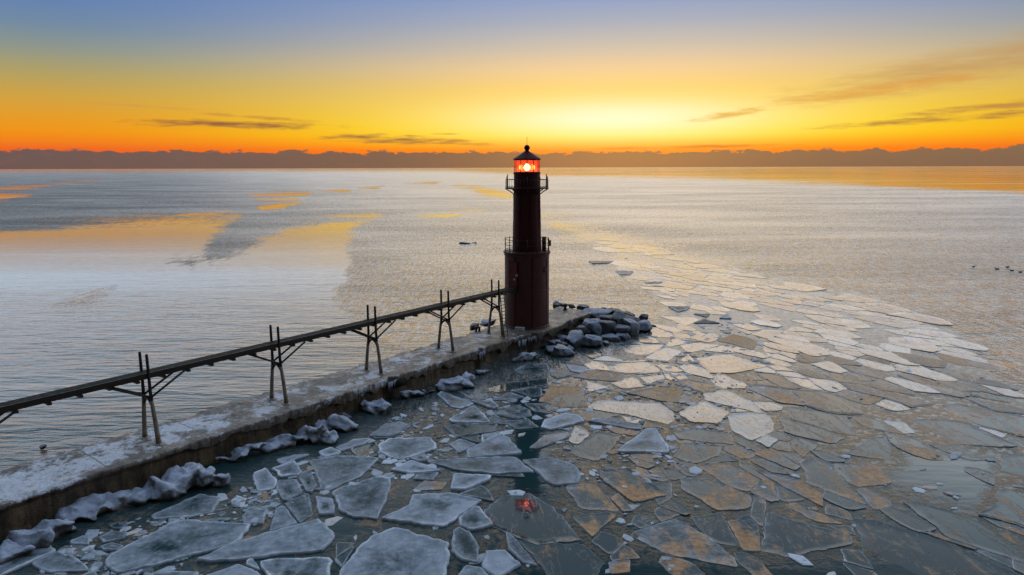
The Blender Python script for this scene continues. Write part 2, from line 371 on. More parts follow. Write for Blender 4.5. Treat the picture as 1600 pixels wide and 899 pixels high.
def lump_mat(name, ice, dark, lo=0.45, hi=0.6, rough=0.35):
    m, N, b, o = material(name)
    v = N.obj(); g = N.node('ShaderNodeNewGeometry')
    n = N.noise(v, 1.6, 5.0, 0.6); n2 = N.noise(v, 6.0, 5.0, 0.65)
    sp = N.node('ShaderNodeSeparateXYZ'); N.l.new(g.outputs['Normal'], sp.inputs[0])
    sw = N.node('ShaderNodeSeparateXYZ'); N.l.new(g.outputs['Position'], sw.inputs[0])
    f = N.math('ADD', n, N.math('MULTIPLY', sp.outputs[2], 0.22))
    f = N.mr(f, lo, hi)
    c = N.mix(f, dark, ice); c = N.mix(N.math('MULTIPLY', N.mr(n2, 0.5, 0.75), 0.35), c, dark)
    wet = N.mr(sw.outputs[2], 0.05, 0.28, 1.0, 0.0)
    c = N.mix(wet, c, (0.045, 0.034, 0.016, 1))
    N.put(b.inputs['Base Color'], c); N.put(b.inputs['Roughness'], N.fmix(f, 0.5, rough))
    b.inputs['Specular IOR Level'].default_value = 0.5
    N.put(b.inputs['Normal'], N.bump(N.math('ADD', n2, n), 0.05, 0.8))
    return m
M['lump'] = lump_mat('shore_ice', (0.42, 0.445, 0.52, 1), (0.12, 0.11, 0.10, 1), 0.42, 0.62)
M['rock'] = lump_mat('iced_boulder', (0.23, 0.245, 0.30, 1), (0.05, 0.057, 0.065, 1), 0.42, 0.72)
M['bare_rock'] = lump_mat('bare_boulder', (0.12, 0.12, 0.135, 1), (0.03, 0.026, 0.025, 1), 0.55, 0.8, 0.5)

def pier_mat():
    m, N, b, o = material('iced_concrete')
    P = N.pos(); snow, face = N.attr('snow'), N.attr('face')
    n = N.noise(N.mapping(P, (1, 1, 1)), 0.55, 7.0, 0.7, 0.3); n2 = N.noise(P, 3.0, 7.0, 0.72); n3 = N.noise(P, 13.0, 4.0, 0.7)
    nv = N.noise(N.mapping(P, (1.4, 1.4, 0.5)), 1.0, 6.0, 0.7)
    conc = N.mix(N.mr(n2, 0.38, 0.62), (0.075, 0.055, 0.038, 1), (0.21, 0.165, 0.125, 1))
    f = N.math('ADD', snow, N.math('ADD', N.math('MULTIPLY', N.math('SUBTRACT', n, 0.5), 1.9), N.math('MULTIPLY', N.math('SUBTRACT', n2, 0.5), 1.1)))
    f = N.math('MULTIPLY', N.mr(f, 0.40, 0.68), N.mr(n3, 0.30, 0.55, 0.45, 1.0))
    c = N.mix(f, conc, (0.66, 0.68, 0.74, 1))
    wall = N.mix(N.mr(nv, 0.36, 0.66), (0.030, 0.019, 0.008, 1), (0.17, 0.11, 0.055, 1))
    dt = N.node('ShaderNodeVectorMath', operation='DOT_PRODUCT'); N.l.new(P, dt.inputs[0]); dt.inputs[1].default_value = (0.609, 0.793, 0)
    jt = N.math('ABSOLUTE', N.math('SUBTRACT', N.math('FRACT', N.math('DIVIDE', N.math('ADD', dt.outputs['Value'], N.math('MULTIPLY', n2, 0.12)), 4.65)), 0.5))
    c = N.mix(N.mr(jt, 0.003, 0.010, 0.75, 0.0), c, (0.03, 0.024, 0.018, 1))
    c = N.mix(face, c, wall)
    N.put(b.inputs['Base Color'], c)
    wet = N.mr(n, 0.40, 0.58)
    N.put(b.inputs['Roughness'], N.fmix(f, N.fmix(wet, 0.55, 0.22), 0.5))
    N.put(b.inputs['Normal'], N.bump(N.math('ADD', N.math('ADD', n2, N.math('MULTIPLY', n3, 0.3)), N.math('MULTIPLY', f, 0.3)), 0.07, 0.9))
    return m
M['pier'] = pier_mat()

# ------------------------------------------------------------------ water sheet
def poly_sd(px, py, poly):
    """signed distance (positive inside) of points to a polygon, in chart units"""
    P = np.array(poly, float); n = len(P); ins = np.zeros(px.shape, bool); d2 = np.full(px.shape, 1e18)
    for i in range(n):
        a, b = P[i], P[(i + 1) % n]; ab = b - a
        tt = np.clip(((px - a[0]) * ab[0] + (py - a[1]) * ab[1]) / (ab @ ab), 0, 1)
        d2 = np.minimum(d2, (px - a[0] - tt * ab[0]) ** 2 + ((py - a[1] - tt * ab[1])) ** 2)
        c = ((a[1] > py) != (b[1] > py))
        with np.errstate(divide='ignore', invalid='ignore'):
            xi = (b[0] - a[0]) * (py - a[1]) / (b[1] - a[1]) + a[0]
        ins ^= (c & (px < xi))
    d = np.sqrt(d2)
    return np.where(ins, d, -d)
def soft(sd_, wd): return np.clip(sd_ / wd * 0.5 + 0.5, 0, 1)
CALM = [([(-900, 392), (0, 362), (120, 352), (250, 342), (372, 341), (330, 370), (318, 395), (326, 412), (355, 405), (400, 382), (450, 358), (520, 345), (592, 337), (555, 355), (542, 380), (548, 420), (525, 470), (560, 520), (620, 600), (400, 1200), (-900, 1200)], 7),
        ([(-300, 300), (0, 294), (60, 290), (130, 283), (160, 281), (90, 288), (30, 296), (-300, 308)], 2),
        ([(-300, 303), (0, 303), (48, 306), (10, 313), (-300, 316)], 2),
        ([(385, 305), (430, 303), (488, 302), (480, 306), (400, 308)], 2),
        ([(396, 311), (470, 309), (468, 313), (400, 314)], 2),
        ([(400, 324), (430, 320), (472, 316), (440, 325), (410, 328)], 2),
        ([(270, 337), (300, 333), (362, 330), (340, 335), (280, 338)], 2),
        ([(505, 298), (550, 296), (545, 299)], 1.5), ([(560, 294), (600, 291), (590, 295)], 1.5), ([(628, 287), (690, 284), (680, 288)], 1.5),
        ([(710, 290), (750, 292), (800, 302), (800, 312), (760, 306), (740, 297)], 3),
        ([(700, 330), (760, 327), (750, 331)], 1.5), ([(650, 337), (720, 335), (700, 339)], 1.5),
        ([(-900, 262), (-900, 268), (0, 269), (700, 267), (860, 275), (1100, 280), (1300, 288), (1600, 302), (2400, 330), (2400, 250)], 3.0)]
SKIM = [(850, 342), (870, 360), (955, 392), (962, 415), (985, 440), (1045, 470), (1062, 490), (1020, 512), (1000, 540), (880, 575), (700, 630), (420, 740), (0, 900), (-300, 1200), (2400, 1200), (2400, 690), (1640, 640), (1560, 590), (1500, 525), (1440, 482), (1330, 458), (1210, 436), (1110, 405), (1010, 378), (930, 358), (880, 348)]
SLUSH = [([(560, 690), (640, 640), (760, 610), (880, 590), (1000, 560), (1010, 520), (1180, 500), (1220, 560), (1150, 640), (1080, 730), (980, 770), (890, 740), (870, 690), (850, 640), (810, 680), (760, 700), (680, 740), (560, 760), (420, 800), (350, 790), (480, 720)], 25),
         ([(40, 899), (150, 830), (400, 760), (440, 800), (260, 899)], 20)]
OPENW = [([(1405, 700), (1470, 700), (1560, 712), (1552, 760), (1520, 805), (1440, 775), (1400, 765), (1375, 740), (1410, 722)], 20), ([(800, 880), (1000, 860), (1150, 880), (1320, 868), (1700, 850), (1700, 1000), (800, 1000)], 30), ([(500, 800), (560, 815), (600, 825), (530, 850), (505, 830)], 10), ([(800, 572), (862, 572), (868, 800), (790, 800)], 14)]
DARKP = [([(85, 482), (110, 468), (150, 455), (178, 451), (165, 466), (130, 478)], 10), ([(250, 408), (300, 402), (330, 406), (300, 418)], 8)]
def make_water():
    az = list(np.arange(-52, 52.01, 0.34)) + list(np.arange(56, 308, 6.0))
    az = np.radians(np.array(az))
    r = [0.5, 4, 9, 14]; q = 18.0
    while q < 1200: r.append(q); q *= 1.0115
    while q < 90000: r.append(q); q *= 1.09
    r = np.array(r); na, nr = len(az), len(r)
    A, Rr = np.meshgrid(az, r)
    X, Y = Rr * np.sin(A), Rr * np.cos(A)
    v = np.stack([X, Y, np.zeros_like(X)], -1).reshape(-1, 3)
    idx = np.arange(nr * na).reshape(nr, na)
    a = idx[:-1, :]; b = np.roll(idx, -1, 1)[:-1, :]; c = np.roll(idx, -1, 1)[1:, :]; d = idx[1:, :]
    faces = np.stack([a, b, c, d], -1).reshape(-1, 4)
    me = bpy.data.meshes.new('lake')
    me.from_pydata(v.tolist(), [], faces.tolist())
    cx, cy = chart(v[:, 0], v[:, 1])
    calm = np.zeros(len(v))
    for poly, wd in CALM: calm = np.maximum(calm, soft(poly_sd(cx, cy, poly), wd * 3.5))
    skim = soft(poly_sd(cx, cy, SKIM), 34)
    calm = np.maximum(calm, skim)
    for poly, wd in DARKP: calm = np.minimum(calm, 1 - 0.92 * soft(poly_sd(cx, cy, poly), wd * 2.2))
    # near the pier on the right of the calm reach the wind ruffle eases off
    ease = np.clip((cy - 440) / 90, 0, 1) * np.clip((cx - 500) / 60, 0, 1) * np.clip((1100 - cx) / 100, 0, 1)
    calm = np.maximum(calm, ease * 0.42)
    front = v[:, 1] > 1
    ruff = np.where(front, 1 - calm, 1.0)
    rip = np.clip((cy - 335) / 230, 0.07, 0.60) * (1 - np.clip(skim * 1.2, 0, 0.92))
    rip = np.where(front, rip, 0.3)
    sl = np.zeros(len(v))
    for poly, wd in SLUSH: sl = np.maximum(sl, soft(poly_sd(cx, cy, poly), wd * 2))
    sl = np.maximum(sl * 0.95, skim * 0.62)
    for poly, wd in OPENW: sl = np.minimum(sl, 1 - soft(poly_sd(cx, cy, poly), wd))
    sl = np.where(front, sl, 0)
    chop = np.clip((820 - cx) / 620, 0, 1); chop = 0.92 * chop * chop * (3 - 2 * chop) * np.clip((470 - cy) / 60, 0, 1)
    skin = skim * np.clip((660 - cy) / 120, 0, 1) * np.clip((cx - 860) / 60, 0, 1)
    for nm, arr in (('skin', skin), ('chop', chop), ('ruffle', ruff), ('ripple', rip), ('slush', sl)):
        at_ = me.attributes.new(nm, 'FLOAT', 'POINT'); at_.data.foreach_set('value', arr.astype(np.float32))
    o = link('lake_water', me, M['water'])
    tag(o, kind='structure')
make_water()

# ------------------------------------------------------------------ pier
DIR = Vector((0.609, 0.793, 0)); NRM = Vector((0.793, -0.609, 0)); EDGE = -31.3
def pp(s, n, z): return DIR * s + NRM * (EDGE + n) + Vector((0, 0, z))
def pier_mesh():
    ds = 0.11; S0, S1 = -26.0, 53.2; ns = int((S1 - S0) / ds)
    vs, fs, snow, face = [], [], [], []
    joints = [8.5 + 9.3 * k for k in range(-4, 5)]; joints = [j for j in joints] + [28.2, 37.2]
    cols = None
    for i in range(ns + 1):
        s = S0 + ds * i
        jd = min(abs(s - j) for j in (28.2, 37.0, 43.2))
        chip = 0.30 * math.exp(-(jd / 0.28) ** 2)
        wob = 0.10 * fbm((s * 0.35, 1, 2)) + 0.05 * fbm((s * 1.6, 4, 2)) + 0.02 * fbm((s * 6, 7, 1))
        bulge = 0.55 * math.exp(-((s - 45.3) / 2.6) ** 4)
        out = wob - chip + bulge
        capf = sm(13, 19, s)
        cap = (0.10 + 0.10 * capf) + (0.10 + 0.42 * capf) * max(0.0, 0.5 + 0.9 * fbm((s * 0.42, 9, 3)) + 0.35 * fbm((s * 1.7, 2, 8)))
        cap = min(cap, 1.15)
        over = 0.10 + 0.16 * capf
        back = -4.25 + 0.28 * fbm((s * 0.5, 3, 9)) + 0.22 * fbm((s * 1.9, 5, 5))
        bz = 0.25 * fbm((s * 0.8, 8, 8)) + 0.10 * fbm((s * 3, 8, 1))
        zt = 1.50 + 0.05 * fbm((s * 0.3, 0, 0))
        prof = [(back - 0.35, -0.6, 0, 0.3), (back - 0.30, 0.55 + bz, 0, 0.35), (back - 0.05, 1.05 + bz, .1, 0.15), (back + 0.25, 1.30 + bz * 0.6, .2, 0.0)]
        K = 22
        for k in range(K + 1):
            u = k / K; n_ = back + 0.5 + (-0.22 + out - back - 0.5) * u
            near = sm(24, 4, s)
            sn = 0.40 + 0.26 * near - 0.12 * sm(34, 46, s)
            sn += 0.10 * math.sin(u * PI) - 0.20 * sm(0.86, 1.0, u) - 0.2 * sm(0.2, 0.0, u)
            z = zt + 0.035 * fbm((s * 0.9, n_ * 0.9, 3)) + 0.02 * fbm((s * 3, n_ * 3, 1)) + (1 - sm(0, 0.22, u)) * bz * 0.35
            prof.append((n_, z, sn, 0))
        rag = 0.02 * fbm((s * 7, 1, 1))
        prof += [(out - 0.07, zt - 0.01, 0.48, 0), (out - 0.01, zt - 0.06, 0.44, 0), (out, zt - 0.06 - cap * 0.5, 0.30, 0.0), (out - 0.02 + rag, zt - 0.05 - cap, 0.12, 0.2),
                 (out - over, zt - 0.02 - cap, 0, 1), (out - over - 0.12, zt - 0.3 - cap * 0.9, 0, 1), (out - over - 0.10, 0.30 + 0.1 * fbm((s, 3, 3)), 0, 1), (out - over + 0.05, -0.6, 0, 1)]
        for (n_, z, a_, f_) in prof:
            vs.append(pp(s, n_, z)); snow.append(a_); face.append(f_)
        cols = len(prof)
    for i in range(ns):
        for k in range(cols - 1):
            a = i * cols + k; fs.append((a, a + cols, a + cols + 1, a + 1))
    fs.append(tuple(range(cols))); fs.append(tuple(range(ns * cols, ns * cols + cols))[::-1])
    me = bpy.data.meshes.new('pier_body'); me.from_pydata([tuple(v) for v in vs], [], fs)
    for nm, arr in (('snow', snow), ('face', face)):
        a_ = me.attributes.new(nm, 'FLOAT', 'POINT'); a_.data.foreach_set('value', np.array(arr, np.float32))
    for p in me.polygons: p.use_smooth = False
    return me
pier = empty('concrete_pier', pp(20, -2, 0))
tag(pier, 'long ice-crusted concrete pier with ragged dark side wall running to the red lighthouse', 'pier')
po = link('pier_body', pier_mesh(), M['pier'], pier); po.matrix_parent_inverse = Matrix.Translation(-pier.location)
# broken drain pipe and frost-split block in the side wall
def pier_part(bm, name, mat, smooth=True):
    o = finish(bm, name, mat, pier, smooth=smooth); o.matrix_parent_inverse = Matrix.Translation(-pier.location); return o
bm = bmesh.new(); c = pp(28.9, -0.12, 0.98)
tube(bm, [c - DIR * 0.5 + NRM * 0.05, c + DIR * 0.45 + NRM * 0.1], 0.26, 14, True); pier_part(bm, 'drain_pipe', M['wood'])
def icicles(s0, s1, n_, zt, cnt, seed):
    rn = random.Random(seed); bm = bmesh.new()
    for k in range(cnt):
        s = rn.uniform(s0, s1); L = rn.uniform(0.25, 0.95); r = rn.uniform(0.025, 0.06)
        p = pp(s, n_ + rn.uniform(-.03, .05), zt + rn.uniform(-0.08, 0.05))
        tube(bm, [p, p - Vector((0, 0, L * 0.5)), p - Vector((0, 0, L))], r, 6, True, [r, r * 0.7, r * 0.15])
    return bm
for (a, b, n_, z, k, s) in ((27.9, 28.6, 0.02, 1.3, 14, 1), (36.7, 37.4, 0.02, 1.25, 12, 2), (41.2, 44.6, 0.25, 1.2, 46, 3)):
    pier_part(icicles(a, b, n_, z, k, s), 'icicle_fringe', M['lump'])

# ------------------------------------------------------------------ lighthouse
TX, TY, TZ = 1.25, 56.2, 1.49
def lighthouse():
    root = empty('lighthouse', (TX, TY, TZ))
    tag(root, 'dark red steel lighthouse with lit red lamp at the end of the pier', 'lighthouse')
    z = lambda h: h - TZ
    bm = bmesh.new()
    lathe(bm, [(1.93, 0.0), (1.93, 0.10), (1.87, 0.14), (1.86, z(4.6)), (1.875, z(4.61)), (1.875, z(4.70)), (1.855, z(4.71)), (1.85, z(7.45)), (1.90, z(7.47)), (1.90, z(7.62)), (1.96, z(7.66)), (1.96, z(7.78)), (0, z(7.78))], 64)
    base = finish(bm, 'base_drum', M['red_base'], root, smooth=False)
    bm = bmesh.new()
    prof = [(1.20, z(7.781))]
    hs = [7.781, 9.0, 10.2, 11.3, 12.3, 12.86]; rs = [1.195, 1.17, 1.145, 1.12, 1.10]
    for i in range(5): prof += [(rs[i], z(hs[i]) + 0.01), (rs[i] - 0.012, z(hs[i + 1]))]
    prof += [(0, z(12.86))]
    lathe(bm, prof[1:], 56); finish(bm, 'tower_shaft', M['red'], root)
    bm = bmesh.new()
    for a in (rad(-78), rad(-30), rad(-122), rad(40), rad(100), rad(160)):      # riveted seams
        m = Matrix.Translation((1.863 * math.cos(a), 1.863 * math.sin(a), 3.0)) @ Matrix.Rotation(a, 4, 'Z')
        box(bm, None, (0.02, 0.10, 5.8), mat=m)
        m = Matrix.Translation((1.165 * math.cos(a), 1.165 * math.sin(a), z(10.2))) @ Matrix.Rotation(a, 4, 'Z')
        box(bm, None, (0.05, 0.06, 4.6), mat=m)
    finish(bm, 'plate_seam', M['dark_red'], root)
    # door, signs, porthole on the drum
    def on_drum(az, h, r=1.87): return Matrix.Translation((r * math.cos(az), r * math.sin(az), z(h))) @ Matrix.Rotation(az, 4, 'Z')
    ad = rad(-118)
    bm = bmesh.new(); box(bm, None, (0.10, 0.78, 2.0), mat=on_drum(rad(-128), 6.0, 1.85)); dr = finish(bm, 'door', M['door'], root)
    bm = bmesh.new(); box(bm, None, (0.12, 0.06, 2.1), mat=on_drum(rad(-114.5), 6.02, 1.86)); box(bm, None, (0.12, 0.06, 2.1), mat=on_drum(rad(-141), 6.02, 1.86)); finish(bm, 'door_frame', M['dark_red'], dr)
    bm = bmesh.new(); box(bm, None, (0.05, 0.20, 0.20), mat=on_drum(rad(-117), 5.98, 1.905)); finish(bm, 'notice_sign', M['white'], root)
    bm = bmesh.new(); box(bm, None, (0.05, 0.18, 0.13), mat=on_drum(rad(-123.5), 5.62, 1.90)); finish(bm, 'notice_sign', M['white'], root)
    bm = bmesh.new()
    r = bmesh.ops.create_cone(bm, cap_ends=True, segments=24, radius1=0.17, radius2=0.17, depth=0.08, matrix=on_drum(rad(-37), 6.35, 1.86) @ Matrix.Rotation(PI / 2, 4, 'Y'))
    pt = finish(bm, 'porthole', M['dark'], root)
    bm = bmesh.new(); ringtube(bm, 0.19, 0, 0.03, 24, 6)
    fr = finish(bm, 'porthole_frame', M['dark_red'], pt); fr.matrix_local = on_drum(rad(-37), 6.35, 1.895) @ Matrix.Rotation(PI / 2, 4, 'Y')
    bm = bmesh.new(); box(bm, None, (0.4, 0.75, 0.22), mat=on_drum(rad(-108), 1.60, 2.02)); finish(bm, 'door_step', M['white'], root)
    # lower gallery rail on top of the drum
    def rail(name, R_, z0, h, nb, big, levels, thick):
        bm = bmesh.new()
        for lv in levels: ringtube(bm, R_, z0 + h * lv, thick, 64, 6)
        r1 = finish(bm, name, M['rail'], root, smooth=True)
        for k in range(big):
            a = 2 * PI * (k + 0.5) / big; bm = bmesh.new()
            p = Vector((R_ * math.cos(a), R_ * math.sin(a), z0)); tube(bm, [p, p + Vector((0, 0, h * 1.08))], thick * 1.35, 6)
            finish(bm, 'rail_post', M['rail'], r1, smooth=True)
        if nb:
            bm = bmesh.new()
            for k in range(nb):
                a = 2 * PI * k / nb; p = Vector((R_ * math.cos(a), R_ * math.sin(a), z0)); tube(bm, [p, p + Vector((0, 0, h * levels[0]))], thick * 0.55, 5)
            finish(bm, 'baluster_row', M['rail'], r1, smooth=True)
        return r1
    rail('lower_railing', 1.84, z(7.78), 1.02, 0, 14, (0.98, 0.56, 0.10), 0.026)
    bm = bmesh.new(); box(bm, Vector((1.42, 0.15, z(7.78) + 0.55)), (0.34, 0.4, 1.1)); box(bm, Vector((1.42, 0.15, z(7.78) + 1.12)), (0.42, 0.48, 0.05)); finish(bm, 'equipment_box', M['grey_box'], root)
    bm = bmesh.new(); box(bm, None, (0.03, 0.34, 0.5), mat=Matrix.Translation((1.88 * math.cos(0.1), 1.88 * math.sin(0.1) - 0.1, z(7.78) + 0.62)) @ Matrix.Rotation(-0.9, 4, 'Z')); finish(bm, 'warning_panel', M['dark'], root)
    # upper gallery
    bm = bmesh.new(); lathe(bm, [(1.0, z(12.85)), (1.74, z(12.88)), (1.79, z(12.90)), (1.79, z(12.95)), (1.0, z(12.96))], 56); finish(bm, 'gallery_deck', M['dark_red'], root)
    for k in range(8):
        a = 2 * PI * (k + 0.02) / 8; d = Vector((math.cos(a), math.sin(a), 0)); bm = bmesh.new()
        tube(bm, [d * 1.72 + Vector((0, 0, z(12.87))), d * 1.4 + Vector((0, 0, z(12.70))), d * 1.08 + Vector((0, 0, z(12.45)))], 0.045, 6)
        finish(bm, 'gallery_bracket', M['rail'], root, smooth=True)
    rail('upper_railing', 1.74, z(12.95), 0.86, 40, 10, (0.80, 0.10), 0.022)
    for (a, h) in ((0.0, 1.18), (0.16, 1.2), (PI, 1.15), (PI - 0.16, 1.18)):
        bm = bmesh.new(); d = Vector((1.6 * math.cos(a), 1.6 * math.sin(a), z(12.95))); tube(bm, [d, d + Vector((0, 0, h * 0.95))], 0.025, 6); finish(bm, 'stanchion', M['rail'], root)
    # lantern room
    bm = bmesh.new(); lathe(bm, [(1.07, z(12.962)), (1.07, z(14.05)), (1.11, z(14.08)), (1.11, z(14.20)), (0, z(14.20))], 48); finish(bm, 'watch_room', M['red'], root)
    NS = 12
    bm = bmesh.new(); lathe(bm, [(1.02, z(14.20)), (1.02, z(15.25))], NS); lg = finish(bm, 'lantern_glass', M['glass'], root)
    for k in range(NS):
        a = 2 * PI * k / NS; d = Vector((1.03 * math.cos(a), 1.03 * math.sin(a), 0)); bm = bmesh.new()
        tube(bm, [d + Vector((0, 0, z(14.19))), d + Vector((0, 0, z(15.27)))], 0.024, 6); finish(bm, 'glazing_bar', M['dark_red'], lg)
    bm = bmesh.new(); ringtube(bm, 1.03, z(15.22), 0.04, 48, 6); ringtube(bm, 1.03, z(14.22), 0.035, 48, 6); finish(bm, 'lantern_frame', M['dark_red'], lg)
    bm = bmesh.new()
    lathe(bm, [(0.9, z(15.24)), (1.14, z(15.23)), (1.14, z(15.29)), (0.80, z(15.50)), (0.42, z(15.74)), (0.20, z(15.88)), (0.15, z(15.95)), (0.15, z(16.0))], 48)
    roof = finish(bm, 'lantern_roof', M['dark_red'], root)
    bm = bmesh.new(); bmesh.ops.create_uvsphere(bm, u_segments=24, v_segments=16, radius=0.235, matrix=Matrix.Translation((0, 0, z(16.17)))); finish(bm, 'ventilator_ball', M['dark_red'], roof, smooth=True)
    bm = bmesh.new(); tube(bm, [(0, 0, z(16.38)), (0, 0, z(17.05))], 0.018, 6); finish(bm, 'lightning_rod', M['iron'], roof)
    # lamp and lens
    bm = bmesh.new(); lathe(bm, [(0, z(14.32)), (0.12, z(14.36)), (0.22, z(14.48)), (0.25, z(14.60)), (0.22, z(14.74)), (0.12, z(14.86)), (0, z(14.90))], 20); finish(bm, 'lamp', M['lamp'], root, smooth=True)
    for a in (rad(-172), rad(-8)):
        bm = bmesh.new(); c = Vector((0.56 * math.cos(a), 0.56 * math.sin(a) - 0.1, z(14.62)))
        bmesh.ops.create_uvsphere(bm, u_segments=12, v_segments=8, radius=1.0, matrix=Matrix.Translation(c) @ Matrix.Diagonal((0.10, 0.10, 0.19, 1))); finish(bm, 'lens_panel', M['lamp_side'], root, smooth=True)
    bm = bmesh.new(); lathe(bm, [(0.16, z(14.2)), (0.13, z(14.33)), (0, z(14.33))], 16); finish(bm, 'lamp_pedestal', M['dark_red'], root)
    pl = bpy.data.lights.new('lamp_light', 'POINT'); pl.energy = 34; pl.color = (1.0, 0.10, 0.03); pl.shadow_soft_size = 0.1
    po_ = bpy.data.objects.new('lamp_light', pl); COL.objects.link(po_); po_.parent = root; po_.location = (0, -0.42, z(14.70))
lighthouse()

# ------------------------------------------------------------------ elevated catwalk
def catwalk():
    NL = -1.85; A = math.atan2(DIR.y, DIR.x)
    s1 = 43.6; s0 = -16.0
    root = empty('elevated_catwalk', pp(s1, NL, 1.5), A)
    tag(root, 'dark iron catwalk on splayed trestle legs leading along the pier to the lighthouse', 'catwalk')
    # local x = along the pier, local y = across (left positive)
    L = lambda s: s - s1
    def bar(bm, a, b, wy, wz):
        a, b = Vector(a), Vector(b); d = b - a; x = d.normalized(); y = Vector((0, 0, 1)).cross(x).normalized(); zz = x.cross(y)
        m = Matrix(((x.x, y.x, zz.x, 0), (x.y, y.y, zz.y, 0), (x.z, y.z, zz.z, 0), (0, 0, 0, 1)))
        bmesh.ops.create_cube(bm, size=1.0, matrix=Matrix.Translation((a + b) / 2) @ m @ Matrix.Diagonal((d.length, wy, wz, 1)))
    DZ = 4.72 - 1.5
    bm = bmesh.new(); bar(bm, (L(s0), 0, DZ + 0.245), (L(s1 + 0.35), 0, DZ + 0.245), 0.56, 0.06); finish(bm, 'walkway_deck', M['wood'], root)
    for y in (-0.30, 0.30):
        bm = bmesh.new(); bar(bm, (L(s0), y, DZ + 0.14), (L(s1 + 0.3), y, DZ + 0.14), 0.09, 0.27); finish(bm, 'side_beam', M['iron'], root)
    s = s0 + 0.4
    while s < s1:
        bm = bmesh.new(); bar(bm, (L(s), -0.44, DZ - 0.055), (L(s), 0.44, DZ - 0.055), 0.16, 0.11); finish(bm, 'joist', M['iron'], root); s += 1.22
    def arc(p, q, lift, n=8):
        p, q = Vector(p), Vector(q)
        return [p.lerp(q, i / n) + Vector((0, 0, lift * math.sin(PI * i / n))) for i in range(n + 1)]
    for bs in (0.0, 7.1, 14.2, 21.3, 28.35, 35.2, 41.0):
        tr = None
        x = L(bs)
        e = empty('trestle', (x, 0, 0)); e.parent = root
        for sgn in (-1, 1):
            bm = bmesh.new()
            tube(bm, [(0, sgn * 0.40, 2.10), (0, sgn * 0.365, 2.6), (0, sgn * 0.36, DZ), (0, sgn * 0.35, 4.36), (0, sgn * 0.35, 4.43)], 0.075, 8, True, [0.085, 0.08, 0.075, 0.07, 0.05])
            p = finish(bm, 'post', M['iron'], e, smooth=True)
            bm = bmesh.new()
            tube(bm, [(0, sgn * 0.72, -0.02), (0, sgn * 0.66, 0.5), (0, sgn * 0.56, 1.2), (0, sgn * 0.46, 1.8), (0, sgn * 0.40, 2.12)], 0.1, 9, True, [0.13, 0.11, 0.10, 0.095, 0.09])
            finish(bm, 'leg', M['leg'], e, smooth=True)
            bm = bmesh.new(); lathe(bm, [(0.30, -0.03), (0.26, 0.03), (0.14, 0.07), (0, 0.07)], 14); f = finish(bm, 'foot_plate', M['leg'], e); f.location = (0, sgn * 0.72, 0)
            for dx in (-1.75, 1.75):
                if bs > 40 and dx > 0: continue
                bm = bmesh.new(); tube(bm, [(0, sgn * 0.37, 2.28), (dx * 0.5, sgn * 0.345, 2.28 + (DZ - 2.30) * 0.5), (dx, sgn * 0.32, DZ - 0.02)], 0.055, 7); finish(bm, 'brace', M['iron'], e, smooth=True)
        bm = bmesh.new(); tube(bm, arc((0, -0.47, 1.78), (0, 0.47, 1.78), 0.42, 10), 0.07, 8); tube(bm, [(0, -0.38, 2.25), (0, 0.38, 2.25)], 0.055, 7); finish(bm, 'arch', M['iron'], e, smooth=True)
    # ladder down to the pier beside the last trestle
    la = Vector((L(41.3), -0.42, DZ + 0.15)); lb = Vector((L(40.7), -1.30, 0.02)); sx = Vector((0.24, 0.0, 0))
    bm = bmesh.new()
    for q in (-1, 1): tube(bm, [la + sx * q, lb + sx * q], 0.045, 7)
    ld = finish(bm, 'ladder', M['leg'], root, smooth=True)
    for k in range(13):
        c = la.lerp(lb, (k + 0.6) / 13.4); bm = bmesh.new(); tube(bm, [c - sx, c + sx], 0.03, 6); finish(bm, 'rung', M['leg'], ld, smooth=True)
catwalk()

# ------------------------------------------------------------------ boulders and shore ice
def boulder_mesh(name, r, seed, cuts=9, rough=0.10, sub=4, lo=0.46, hi=0.66):
    rn = random.Random(seed); bm = bmesh.new(); bmesh.ops.create_icosphere(bm, subdivisions=sub, radius=1.0)
    pl = []
    for _ in range(cuts):
        n = Vector((rn.gauss(0, 1), rn.gauss(0, 1), rn.gauss(0, 0.8))).normalized(); pl.append((n, rn.uniform(lo, hi)))
    pl.append((Vector((0.1, -0.3, 1)).normalized(), 0.5))
    off = Vector((seed * 3.1, seed * 1.7, 0))
    for v in bm.verts:
        p = v.co.copy()
        for n, d in pl:
            e = p.dot(n) - d
            if e > 0: p -= n * e * 0.94
        p += p.normalized() * (rough * fbm(p * 1.6 + off, 4) + rough * 0.35 * fbm(p * 5 + off, 3))
        v.co = Vector((p.x * r[0], p.y * r[1], p.z * r[2]))
    me = bpy.data.meshes.new(name)
    for f in bm.faces: f.smooth = True
    bm.to_mesh(me); bm.free(); return me
